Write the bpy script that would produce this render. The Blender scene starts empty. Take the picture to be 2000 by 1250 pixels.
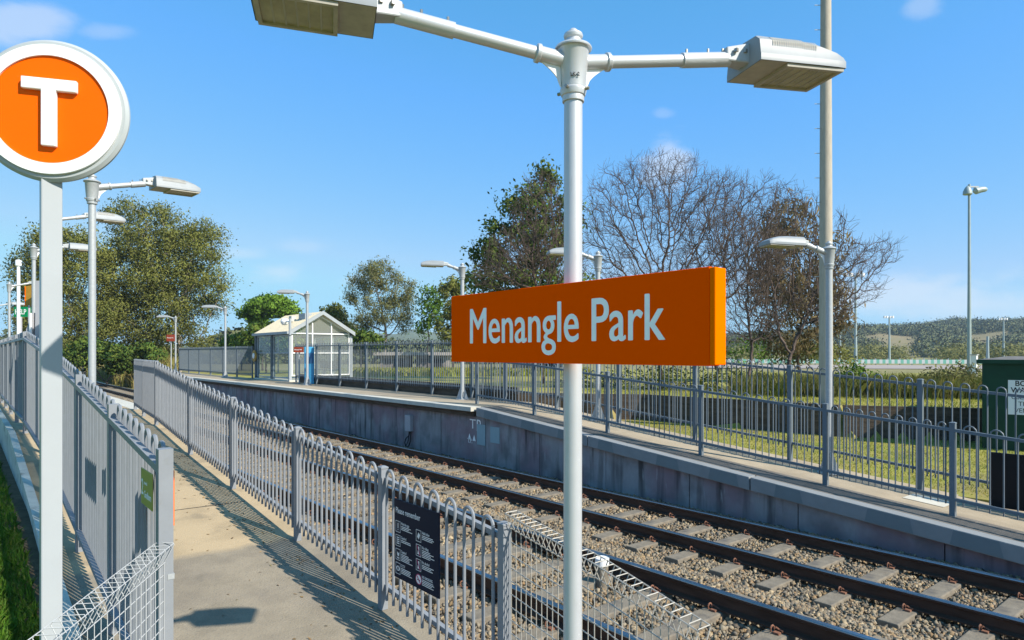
import bpy, bmesh, math, random
import numpy as np
from mathutils import Vector, Matrix

SC = bpy.context.scene
COL = SC.collection
rad = math.radians
random.seed(7)
RNG = np.random.default_rng(11)

# ------------------------------------------------------------------ camera
EYE = 2.45
YAW = 39.46
cam_d = bpy.data.cameras.new('camera')
cam = bpy.data.objects.new('camera', cam_d)
COL.objects.link(cam)
SC.camera = cam
cam.location = (0, 0, EYE)
cam.rotation_euler = (rad(90), 0, rad(-YAW))
cam_d.sensor_width = 36
cam_d.lens = 23.4
cam_d.shift_y = 0.0325
cam_d.clip_start = 0.05
cam_d.clip_end = 12000

# ------------------------------------------------------------------ light
SUN = Vector((0.36, -1.20, 1.0)).normalized()
sun_d = bpy.data.lights.new('sun', 'SUN')
sun_d.energy = 5.0
sun_d.angle = rad(0.53)
sun_d.color = (1.0, 0.93, 0.82)
sun = bpy.data.objects.new('sun', sun_d)
COL.objects.link(sun)
sun.location = (0, 0, 60)
sun.rotation_euler = SUN.to_track_quat('Z', 'Y').to_euler()

SC.view_settings.view_transform = 'Standard'
SC.view_settings.look = 'None'
SC.view_settings.gamma = 1
SC.view_settings.exposure = 0.60

CY, SY = math.cos(rad(YAW)), math.sin(rad(YAW))
F = 1300.0


def ray(px, py):
    """direction (per unit of depth) of a point of the 2000x1250 photograph"""
    X, V = (px - 1000) / F, (690 - py) / F
    return X * CY + SY, -X * SY + CY, V


def at(px, py, Z):
    d = ray(px, py)
    return Vector((d[0] * Z, d[1] * Z, EYE + d[2] * Z))


world = bpy.data.worlds.new('World')
SC.world = world
world.use_nodes = True


def build_world():
    nt = world.node_tree
    N, L = nt.nodes, nt.links
    bg = N['Background']
    bg.inputs[1].default_value = 0.094
    sky = N.new('ShaderNodeTexSky')
    sky.sky_type = 'NISHITA'
    sky.sun_disc = False
    sky.sun_elevation = math.asin(SUN.z)
    sky.sun_rotation = math.atan2(SUN.x, SUN.y)
    sky.air_density = 1.0
    sky.dust_density = 0.35
    sky.ozone_density = 1.6
    sp = N.new('ShaderNodeSeparateColor')
    L.new(sky.outputs[0], sp.inputs[0])
    cb = N.new('ShaderNodeCombineColor')
    for i, (gain, ref, ex) in enumerate(((.66, 1.0, 1.12), (3.0, 2.04, .50), (6.9, 3.86, .8))):
        dv = N.new('ShaderNodeMath')
        dv.operation = 'DIVIDE'
        L.new(sp.outputs[i], dv.inputs[0])
        dv.inputs[1].default_value = ref
        pw = N.new('ShaderNodeMath')
        pw.operation = 'POWER'
        L.new(dv.outputs[0], pw.inputs[0])
        pw.inputs[1].default_value = ex
        ml = N.new('ShaderNodeMath')
        ml.operation = 'MULTIPLY'
        L.new(pw.outputs[0], ml.inputs[0])
        ml.inputs[1].default_value = gain
        mn = N.new('ShaderNodeMath')
        mn.operation = 'MINIMUM'
        L.new(ml.outputs[0], mn.inputs[0])
        mn.inputs[1].default_value = (2.75, 5.3, 7.0)[i]
        L.new(mn.outputs[0], cb.inputs[i])
    hs = cb
    tc = N.new('ShaderNodeTexCoord')
    total = None
    # (px, py, half width px, half height px, density, noise scale)
    clouds = [(1312, 312, 64, 52, 0.50, 9), (55, 45, 100, 45, 0.42, 8), (205, 62, 60, 18, .2, 10), (545, 532, 60, 26, 0.30, 12),
              (470, 495, 60, 16, .22, 12), (1850, 585, 300, 60, 0.50, 9), (715, 545, 60, 14, .2, 12),
              (600, 480, 60, 20, .15, 12), (1800, 8, 40, 30, .25, 10), (150, 460, 70, 20, .25, 9), (1292, 222, 26, 12, .15, 10),
              (900, 690, 700, 60, .22, 5)]
    for px, py, hw, hh, dens, ns in clouds:
        c = Vector(ray(px, py)).normalized()
        right = Vector((CY, -SY, 0))
        right = (right - c * right.dot(c)).normalized()
        up = right.cross(c).normalized()
        if up.z < 0:
            up = -up
        k = Vector(ray(px, py)).length

        def dot(v, s):
            n = N.new('ShaderNodeVectorMath')
            n.operation = 'DOT_PRODUCT'
            L.new(tc.outputs['Generated'], n.inputs[0])
            n.inputs[1].default_value = tuple(v * s)
            return n.outputs['Value']
        a = dot(right, F * k / hw)
        b = dot(up, F * k / hh)
        f = dot(c, 1.0)

        def m(op, x, y=None):
            n = N.new('ShaderNodeMath')
            n.operation = op
            for i, q in enumerate((x, y)):
                if q is None:
                    continue
                if isinstance(q, (int, float)):
                    n.inputs[i].default_value = q
                else:
                    L.new(q, n.inputs[i])
            return n.outputs[0]
        r2 = m('SQRT', m('ADD', m('MULTIPLY', a, a), m('MULTIPLY', b, b)))
        nz = N.new('ShaderNodeTexNoise')
        nz.inputs['Scale'].default_value = ns
        nz.inputs['Detail'].default_value = 9
        nz.inputs['Roughness'].default_value = .58
        mp = N.new('ShaderNodeMapping')
        mp.inputs['Scale'].default_value = (1, 1, 2.2)
        mp.inputs['Location'].default_value = (px * .01, py * .01, 0)
        L.new(tc.outputs['Generated'], mp.inputs[0])
        L.new(mp.outputs[0], nz.inputs['Vector'])
        v = m('SUBTRACT', m('ADD', m('MULTIPLY', nz.outputs[0], 2.3), -.15), r2)
        mr = N.new('ShaderNodeMapRange')
        mr.interpolation_type = 'SMOOTHSTEP'
        mr.inputs['From Min'].default_value = -.05
        mr.inputs['From Max'].default_value = .85
        mr.inputs['To Max'].default_value = dens
        L.new(v, mr.inputs['Value'])
        w = m('MULTIPLY', mr.outputs[0], m('GREATER_THAN', f, 0.0))
        total = w if total is None else m('MAXIMUM', total, w)
    mix = N.new('ShaderNodeMix')
    mix.data_type = 'RGBA'
    L.new(total, mix.inputs['Factor'])
    L.new(hs.outputs[0], mix.inputs['A'])
    mix.inputs['B'].default_value = (6.2, 6.5, 7.0, 1)
    L.new(mix.outputs['Result'], bg.inputs[0])


build_world()


# ------------------------------------------------------------------ materials
ALB = .78                                       # scales all base colours down so shadows stay dark at the raised exposure


def mat(name, col, rough=.6, metal=0., var=.0, scale=4., bump=0., bscale=30., col2=None, trans=0., spec=.22, island=None,
        stretch=(1, 1, 1), detail=6):
    """procedural material: colour broken up by noise, optional bump, optional per-leaf/stone variation"""
    col = tuple(c * ALB for c in col)
    col2 = tuple(c * ALB for c in col2) if col2 else None
    island = [tuple(c * ALB for c in q) for q in island] if island else None
    m = bpy.data.materials.new(name)
    m.use_nodes = True
    nt = m.node_tree
    N, L = nt.nodes, nt.links
    b = N['Principled BSDF']
    b.inputs['Roughness'].default_value = rough
    b.inputs['Metallic'].default_value = metal
    b.inputs['Specular IOR Level'].default_value = spec
    tc = N.new('ShaderNodeTexCoord')
    mp = N.new('ShaderNodeMapping')
    mp.inputs['Scale'].default_value = stretch
    L.new(tc.outputs['Object'], mp.inputs[0])
    rgb = None
    if island:
        geo = N.new('ShaderNodeNewGeometry')
        ramp = N.new('ShaderNodeValToRGB')
        el = ramp.color_ramp.elements
        n = len(island)
        el[0].color = (*island[0], 1)
        el[0].position = 0
        el[1].color = (*island[-1], 1)
        el[1].position = 1
        for i in range(1, n - 1):
            e = el.new(i / (n - 1))
            e.color = (*island[i], 1)
        L.new(geo.outputs['Random Per Island'], ramp.inputs[0])
        rgb = ramp.outputs[0]
    if var > 0 or col2:
        nz = N.new('ShaderNodeTexNoise')
        nz.inputs['Scale'].default_value = scale
        nz.inputs['Detail'].default_value = detail
        nz.inputs['Roughness'].default_value = .62
        L.new(mp.outputs[0], nz.inputs['Vector'])
        r = N.new('ShaderNodeValToRGB')
        r.color_ramp.elements[0].position = .3
        r.color_ramp.elements[1].position = .72
        if rgb is None:
            c2 = col2 or tuple(c * (1 - var) for c in col)
            c1 = col if col2 else tuple(min(1, c * (1 + var)) for c in col)
            r.color_ramp.elements[0].color = (*c2, 1)
            r.color_ramp.elements[1].color = (*c1, 1)
            L.new(nz.outputs[0], r.inputs[0])
            rgb = r.outputs[0]
        else:
            r.color_ramp.elements[0].color = (1 - var, 1 - var, 1 - var, 1)
            r.color_ramp.elements[1].color = (1 + var, 1 + var, 1 + var, 1)
            L.new(nz.outputs[0], r.inputs[0])
            mx = N.new('ShaderNodeMix')
            mx.data_type = 'RGBA'
            mx.blend_type = 'MULTIPLY'
            mx.inputs['Factor'].default_value = 1
            L.new(rgb, mx.inputs['A'])
            L.new(r.outputs[0], mx.inputs['B'])
            rgb = mx.outputs['Result']
    if rgb is None:
        b.inputs['Base Color'].default_value = (*col, 1)
    else:
        L.new(rgb, b.inputs['Base Color'])
    if bump > 0:
        nz = N.new('ShaderNodeTexNoise')
        nz.inputs['Scale'].default_value = bscale
        nz.inputs['Detail'].default_value = 5
        L.new(mp.outputs[0], nz.inputs['Vector'])
        bp = N.new('ShaderNodeBump')
        bp.inputs['Strength'].default_value = bump
        bp.inputs['Distance'].default_value = .02
        L.new(nz.outputs[0], bp.inputs['Height'])
        L.new(bp.outputs[0], b.inputs['Normal'])
    if trans > 0:
        tr = N.new('ShaderNodeBsdfTranslucent')
        if rgb is None:
            tr.inputs[0].default_value = (*col, 1)
        else:
            L.new(rgb, tr.inputs[0])
        ms = N.new('ShaderNodeMixShader')
        ms.inputs[0].default_value = trans
        L.new(b.outputs[0], ms.inputs[1])
        L.new(tr.outputs[0], ms.inputs[2])
        L.new(ms.outputs[0], N['Material Output'].inputs[0])
    return m


def layer(m, col, scale, lo, hi, stretch=(1, 1, 1), fac=1.0, axis=None, detail=5):
    """adds a patch layer (stains, wear) of another colour over a material's base colour"""
    nt = m.node_tree
    N, L = nt.nodes, nt.links
    b = N['Principled BSDF']
    tc = N.new('ShaderNodeTexCoord')
    mp = N.new('ShaderNodeMapping')
    mp.inputs['Scale'].default_value = stretch
    mp.inputs['Location'].default_value = (scale * 3.1, lo * 17, hi * 5)
    L.new(tc.outputs['Object'], mp.inputs[0])
    nz = N.new('ShaderNodeTexNoise')
    nz.inputs['Scale'].default_value = scale
    nz.inputs['Detail'].default_value = detail
    L.new(mp.outputs[0], nz.inputs['Vector'])
    mr = N.new('ShaderNodeMapRange')
    mr.inputs['From Min'].default_value = lo
    mr.inputs['From Max'].default_value = hi
    mr.inputs['To Max'].default_value = fac
    L.new(nz.outputs[0], mr.inputs['Value'])
    out = mr.outputs[0]
    if axis:                                    # (axis index, from, to): fade along an object axis
        sp = N.new('ShaderNodeSeparateXYZ')
        L.new(tc.outputs['Object'], sp.inputs[0])
        m2 = N.new('ShaderNodeMapRange')
        m2.inputs['From Min'].default_value = axis[1]
        m2.inputs['From Max'].default_value = axis[2]
        L.new(sp.outputs[axis[0]], m2.inputs['Value'])
        mu = N.new('ShaderNodeMath')
        mu.operation = 'MULTIPLY'
        L.new(out, mu.inputs[0])
        L.new(m2.outputs[0], mu.inputs[1])
        out = mu.outputs[0]
    mx = N.new('ShaderNodeMix')
    mx.data_type = 'RGBA'
    L.new(out, mx.inputs['Factor'])
    lk = b.inputs['Base Color'].links
    if lk:
        L.new(lk[0].from_socket, mx.inputs['A'])
    else:
        mx.inputs['A'].default_value = b.inputs['Base Color'].default_value
    mx.inputs['B'].default_value = (*(c * ALB for c in col), 1)
    L.new(mx.outputs['Result'], b.inputs['Base Color'])
    return m


M = {}
M['silver'] = mat('silver paint', (.68, .70, .72), .42, .35, .03, 5, .05, 160)
layer(M['silver'], (.55, .55, .54), 30, .62, .72, stretch=(1, 1, .25), fac=.35)
M['galv'] = mat('galvanised steel', (.52, .545, .555), .5, .3, .08, 22, .04, 90)
M['lamp_body'] = mat('lamp housing grey', (.36, .39, .41), .45, 0, .06, 9)
M['lamp_under'] = mat('lamp underside', (.48, .45, .38), .6, 0, .15, 10)
M['lens'] = mat('lamp lens', (.40, .36, .20), .16, 0, .3, 7)
M['dark'] = mat('dark gap', (.03, .03, .035), .6)
M['bolt'] = mat('zinc bolt', (.45, .43, .38), .4, .8)
M['fence'] = mat('fence grey paint', (.29, .31, .335), .42, 0, .07, 8)
layer(M['fence'], (.25, .26, .26), 22, .60, .78, fac=.5)
M['fence_shade'] = mat('shaded fence grey', (.17, .205, .235), .45, 0, .07, 8)  # far fences: same grey paint, darkened because their visible side is shaded
M['post_white'] = mat('white grey paint', (.47, .50, .52), .35, 0, .03, 3)
M['rim'] = mat('rim grey paint', (.50, .54, .55), .4, 0, .06, 5)
M['white'] = mat('white enamel', (1.0, 1.0, 1.0), .35)
M['orange'] = mat('orange enamel', (1.2, .155, .0), .5, 0, .03, 2, spec=.08)
M['sign_orange'] = mat('orange sign sheet', (1.28, .115, .0), .6, 0, .03, 3, spec=.0)
M['sign_edge'] = mat('orange sign end cap', (1.2, .20, .0), .6, spec=.0)
M['letter'] = mat('reflective white letters', (1.22, 1.2, 1.17), .4, 0, .04, 20)
M['navy'] = mat('navy sign', (.012, .020, .042), .5, 0, .1, 6, spec=.08)
M['magenta'] = mat('magenta print', (.55, .03, .16), .4)
M['olive_plate'] = mat('olive green plate', (.44, .42, .10), .4, 0, .08, 8)
M['wire'] = mat('white coated wire', (.56, .57, .57), .45, 0, .08, 20)
M['wire_dark'] = mat('weathered galvanised wire', (.52, .49, .43), .5, .2, .15, 20)
M['rust'] = mat('rusty spring steel', (.26, .125, .08), .75, 0, .35, 30)
M['rail_side'] = mat('rail steel brown', (.085, .047, .033), .62, .1, .4, 5, .15, 40, stretch=(4, .5, 4))
M['rail_head'] = mat('polished rail head', (.40, .42, .46), .26, 1.0, .08, 3, stretch=(4, .3, 4))
M['sleeper'] = mat('concrete sleeper', (.25, .215, .165), .85, 0, .2, 7, .3, 50)
layer(M['sleeper'], (.13, .12, .11), 5, .52, .68, fac=.8)
M['ballast'] = mat('ballast stone', (.3, .3, .3), .85, 0, .25, 25, .3, 60,
                   island=[(.10, .085, .068), (.26, .22, .165), (.38, .32, .225), (.17, .155, .13), (.50, .39, .24), (.07, .064, .058),
                           (.31, .24, .155), (.35, .225, .115), (.20, .175, .14), (.40, .33, .23), (.37, .26, .135), (.12, .10, .08)])
M['bed'] = mat('ballast bed', (.24, .195, .14), .95, 0, .45, 18, .8, 60)
layer(M['bed'], (.10, .09, .08), 26, .5, .62, fac=.8)
M['bark_w'] = mat('pale gum bark', (.36, .31, .25), .85, 0, .3, 3, .3, 8)
M['bark'] = mat('grey brown bark', (.115, .085, .065), .9, 0, .35, 4, .4, 14)
M['twig'] = mat('bare twig bark', (.15, .112, .092), .9, 0, .35, 3)
M['soil'] = mat('brown soil', (.17, .12, .07), .95, 0, .4, 5, .5, 30)
M['black'] = mat('black panel', (.008, .008, .010), .5)
M['box_green'] = mat('dark green steel', (.010, .060, .034), .45, 0, .18, 3)
M['box_roof'] = mat('weathered lid', (.20, .19, .18), .8, 0, .2, 4)
M['ink'] = mat('black ink', (.02, .02, .022), .5)
M['teal_frame'] = mat('dark blue grey frame', (.085, .12, .15), .45, 0, .08, 5)
M['shelter_grey'] = mat('shelter grey trim', (.42, .46, .49), .45, 0, .06, 5)
M['roof'] = mat('cream sheet roofing', (.80, .70, .50), .5, 0, .05, 3)
M['cream'] = mat('cream paint', (.70, .68, .58), .6, 0, .06, 4)
M['blue'] = mat('light blue cabinet', (.08, .42, .72), .4, 0, .05, 3)
M['blue_dark'] = mat('deep blue cabinet side', (.05, .16, .34), .4)
M['gold'] = mat('yellow ring', (.45, .26, .04), .5, 0, .15, 10)
M['sign_red'] = mat('weathered red orange sign', (.32, .055, .025), .5, 0, .15, 8)
M['green_sign'] = mat('green sign', (.0, .26, .09), .4)
M['cab'] = mat('pale grey cabinet', (.50, .50, .53), .5, 0, .05, 4)
M['concrete_pole'] = mat('weathered concrete pole', (.54, .48, .39), .8, 0, .12, 5, .2, 40, stretch=(3, 3, .6))
M['mast'] = mat('mast grey green', (.40, .48, .48), .5, .2, .08, 5)
M['brickgrey'] = mat('grey rubble masonry', (.30, .27, .25), .9, 0, .35, 6, .5, 14)
M['shed_roof'] = mat('pale flat roof', (.50, .46, .43), .8, 0, .2, 4)
M['mint'] = mat('mint green board', (.22, .55, .42), .6)
M['white_rail'] = mat('white board', (.7, .72, .7), .6)


def glass_mat():
    m = bpy.data.materials.new('shelter glass')
    m.use_nodes = True
    nt = m.node_tree
    N, L = nt.nodes, nt.links
    for n in list(N):
        N.remove(n)
    o = N.new('ShaderNodeOutputMaterial')
    tr = N.new('ShaderNodeBsdfTransparent')
    tr.inputs[0].default_value = (.80, .86, .84, 1)
    gl = N.new('ShaderNodeBsdfGlossy')
    gl.inputs['Roughness'].default_value = .03
    df = N.new('ShaderNodeBsdfDiffuse')
    df.inputs[0].default_value = (.62, .66, .64, 1)
    lw = N.new('ShaderNodeLayerWeight')
    lw.inputs[0].default_value = .5
    pw = N.new('ShaderNodeMath')
    pw.operation = 'POWER'
    L.new(lw.outputs['Facing'], pw.inputs[0])
    pw.inputs[1].default_value = 4.5
    fr = N.new('ShaderNodeMath')
    fr.operation = 'MULTIPLY_ADD'
    L.new(pw.outputs[0], fr.inputs[0])
    fr.inputs[1].default_value = .75
    fr.inputs[2].default_value = .04
    m1 = N.new('ShaderNodeMixShader')
    L.new(fr.outputs[0], m1.inputs[0])
    L.new(tr.outputs[0], m1.inputs[1])
    L.new(gl.outputs[0], m1.inputs[2])
    m2 = N.new('ShaderNodeMixShader')
    m2.inputs[0].default_value = .20
    L.new(m1.outputs[0], m2.inputs[1])
    L.new(df.outputs[0], m2.inputs[2])
    L.new(m2.outputs[0], o.inputs[0])
    return m


M['glass'] = glass_mat()

# paths and decks
M['path'] = mat('ramp concrete', (.33, .28, .205), .9, 0, .16, 3.5, .35, 70)
layer(M['path'], (.22, .19, .155), 1.3, .50, .66, fac=.55)
layer(M['path'], (.20, .18, .155), 60, .56, .66, fac=.4, detail=2)


def add_tan(m, col, y0, y1):
    """a differently coloured pour of concrete between two chainages, ragged edge"""
    nt = m.node_tree
    N, L = nt.nodes, nt.links
    b = N['Principled BSDF']
    tc = N.new('ShaderNodeTexCoord')
    sp = N.new('ShaderNodeSeparateXYZ')
    L.new(tc.outputs['Object'], sp.inputs[0])
    nz = N.new('ShaderNodeTexNoise')
    nz.inputs['Scale'].default_value = 3
    L.new(tc.outputs['Object'], nz.inputs['Vector'])
    ma = N.new('ShaderNodeMath')
    ma.operation = 'MULTIPLY_ADD'
    L.new(nz.outputs[0], ma.inputs[0])
    ma.inputs[1].default_value = .25
    L.new(sp.outputs[1], ma.inputs[2])
    mr = N.new('ShaderNodeMapRange')
    mr.inputs['From Min'].default_value = y0
    mr.inputs['From Max'].default_value = y1
    L.new(ma.outputs[0], mr.inputs['Value'])
    n2 = N.new('ShaderNodeTexNoise')
    n2.inputs['Scale'].default_value = 2.2
    n2.inputs['Detail'].default_value = 6
    L.new(tc.outputs['Object'], n2.inputs['Vector'])
    rp = N.new('ShaderNodeValToRGB')
    rp.color_ramp.elements[0].position = .33
    col = tuple(c * ALB for c in col)
    rp.color_ramp.elements[0].color = (*(c * .80 for c in col), 1)
    rp.color_ramp.elements[1].position = .55
    rp.color_ramp.elements[1].color = (*col, 1)
    L.new(n2.outputs[0], rp.inputs[0])
    mx = N.new('ShaderNodeMix')
    mx.data_type = 'RGBA'
    L.new(mr.outputs[0], mx.inputs['Factor'])
    L.new(b.inputs['Base Color'].links[0].from_socket, mx.inputs['A'])
    L.new(rp.outputs[0], mx.inputs['B'])
    L.new(mx.outputs['Result'], b.inputs['Base Color'])




add_tan(M['path'], (.54, .415, .255), 7.1, 7.22)
layer(M['path'], (.16, .14, .11), 2.3, .58, .66, fac=.35, detail=8)
M['deck'] = mat('platform asphalt', (.46, .38, .27), .9, 0, .15, 2, .3, 60)
layer(M['deck'], (.30, .25, .19), 1.0, .52, .64, stretch=(1, .25, 1), fac=.6)
M['deck_shadow'] = mat('shadowed asphalt strip', (.20, .18, .155), .9, 0, .2, 3, .4, 70)  # asphalt beside the coping, coloured darker for the low fence's shadow
M['coping'] = mat('grey painted coping', (.30, .315, .32), .75, 0, .08, 4, .15, 40)
M['coping_patch'] = mat('fresh grey paint', (.21, .25, .265), .6, 0, .05, 5)
M['edge_white'] = mat('white platform edge', (.66, .63, .54), .75, 0, .1, 5)
M['wall'] = mat('stained concrete panel', (.37, .365, .375), .85, 0, .22, 2.2, .25, 30, stretch=(1, 1, .5))
layer(M['wall'], (.30, .19, .22), .9, .45, .60, fac=.7)
layer(M['wall'], (.17, .165, .17), 1.7, .50, .66, fac=.6, detail=8)
layer(M['wall'], (.06, .055, .055), 4.5, .54, .70, stretch=(1, 1, .10), fac=.85, axis=(2, -1.1, .1))
layer(M['wall'], (.55, .55, .55), 9, .66, .74, stretch=(1, 1, .16), fac=.6)
M['patch'] = mat('painted over patch', (.36, .50, .54), .7, 0, .05, 4)
M['kerb'] = mat('pale green grey concrete', (.64, .66, .58), .8, 0, .2, 2.5, .2, 30)
layer(M['kerb'], (.12, .14, .12), 3.5, .55, .68, stretch=(1, 1, .4), fac=.7)
M['bank'] = mat('bank turf', (.07, .16, .015), .95, 0, .4, 3, .5, 20)
M['grass_ground'] = mat('lawn ground', (.31, .33, .055), .95, 0, .3, 1.2, .5, 20, col2=(.40, .33, .09))
layer(M['grass_ground'], (.26, .20, .11), .55, .50, .66, fac=.6)
layer(M['grass_ground'], (.10, .17, .03), .9, .54, .68, fac=.5)
M['far_ground'] = mat('far paddock', (.26, .245, .085), .95, 0, .25, .02, col2=(.32, .27, .13))
M['timber'] = mat('dark weathered sleepers wall', (.12, .088, .062), .9, 0, .4, 4, .5, 20, stretch=(.4, .4, 3))
M['hill'] = mat('dry hillside', (.34, .25, .13), .95, 0, .25, .006, col2=(.20, .19, .08))
M['track_dirt'] = mat('harness track grit', (.42, .36, .32), .95, 0, .1, .05)
M['blades'] = mat('grass blades', (.1, .2, .03), .6, 0, .25, 2.5, trans=.35,
                  island=[(.08, .20, .015), (.11, .26, .02), (.15, .30, .03), (.08, .22, .015), (.20, .28, .04), (.10, .24, .02), (.30, .27, .09)])
M['blades_dry'] = mat('lawn blades', (.1, .2, .03), .7, 0, .25, 1, trans=.3,
                      island=[(.22, .29, .035), (.34, .36, .045), (.46, .39, .09), (.28, .34, .035), (.40, .38, .055)])
M['reeds'] = mat('reed blades', (.1, .2, .03), .6, 0, .35, 1.2, trans=.3,
                 island=[(.08, .12, .02), (.14, .18, .03), (.22, .23, .05), (.30, .25, .09), (.10, .15, .025)])
M['straw'] = mat('dry grass stalks', (.3, .25, .1), .8, 0, .25, 1, trans=.3,
                 island=[(.50, .38, .14), (.42, .36, .11), (.28, .30, .07), (.58, .44, .20)])


def leaf_mat(name, cols, var=.32, scale=.6, trans=.3):
    return mat(name, cols[0], .7, 0, var, scale, trans=trans, island=cols, spec=.12)


M['leaf_gum'] = leaf_mat('gum leaves', [(0.184, 0.209, 0.047), (0.228, 0.246, 0.056), (0.271, 0.277, 0.068), (0.163, 0.192, 0.044), (0.314, 0.308, 0.087), (0.206, 0.228, 0.052)])
M['leaf_gum2'] = leaf_mat('grey gum leaves', [(0.199, 0.211, 0.076), (0.245, 0.245, 0.093), (0.293, 0.281, 0.111), (0.176, 0.193, 0.065), (0.223, 0.228, 0.082)])
M['leaf_green'] = leaf_mat('bright leaves', [(0.085, 0.180, 0.020), (0.135, 0.248, 0.028), (0.180, 0.293, 0.040), (0.068, 0.135, 0.016)])
M['leaf_dark'] = leaf_mat('dark evergreen leaves', [(0.062, 0.125, 0.027), (0.100, 0.175, 0.031), (0.175, 0.237, 0.037), (0.056, 0.112, 0.025), (0.250, 0.288, 0.050)])
M['leaf_pine'] = leaf_mat('pine foliage', [(0.130, 0.260, 0.033), (0.195, 0.351, 0.039), (0.247, 0.403, 0.052), (0.091, 0.182, 0.026)])
M['leaf_cas'] = leaf_mat('brown sheoak foliage', [(0.193, 0.145, 0.069), (0.235, 0.179, 0.083), (0.276, 0.214, 0.103), (0.166, 0.138, 0.062)])
M['leaf_yel'] = leaf_mat('yellow green leaves', [(0.168, 0.216, 0.036), (0.252, 0.264, 0.048), (0.120, 0.168, 0.030), (0.324, 0.288, 0.072)])
M['leaf_far'] = mat('far wood leaves', (.06, .08, .03), .8, 0, .35, .05,
                    island=[(.09, .115, .05), (.12, .14, .058), (.15, .165, .065), (.10, .125, .055), (.18, .18, .075)])

# ------------------------------------------------------------------ tagging and mesh building
WL = {}                                        # world location of each unrotated parent


def tag(o, label, cat, group=None, kind=None):
    if label:
        o['label'] = label
    if cat:
        o['category'] = cat
    if group:
        o['group'] = group
    if kind:
        o['kind'] = kind
    return o


def thing(name, label, cat, loc=(0, 0, 0), rz=0, group=None):
    o = bpy.data.objects.new(name, None)
    o.empty_display_size = .2
    COL.objects.link(o)
    o.location = loc
    o.rotation_euler = (0, 0, rz)
    WL[o.name] = Vector(loc)
    return tag(o, label, cat, group)


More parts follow.
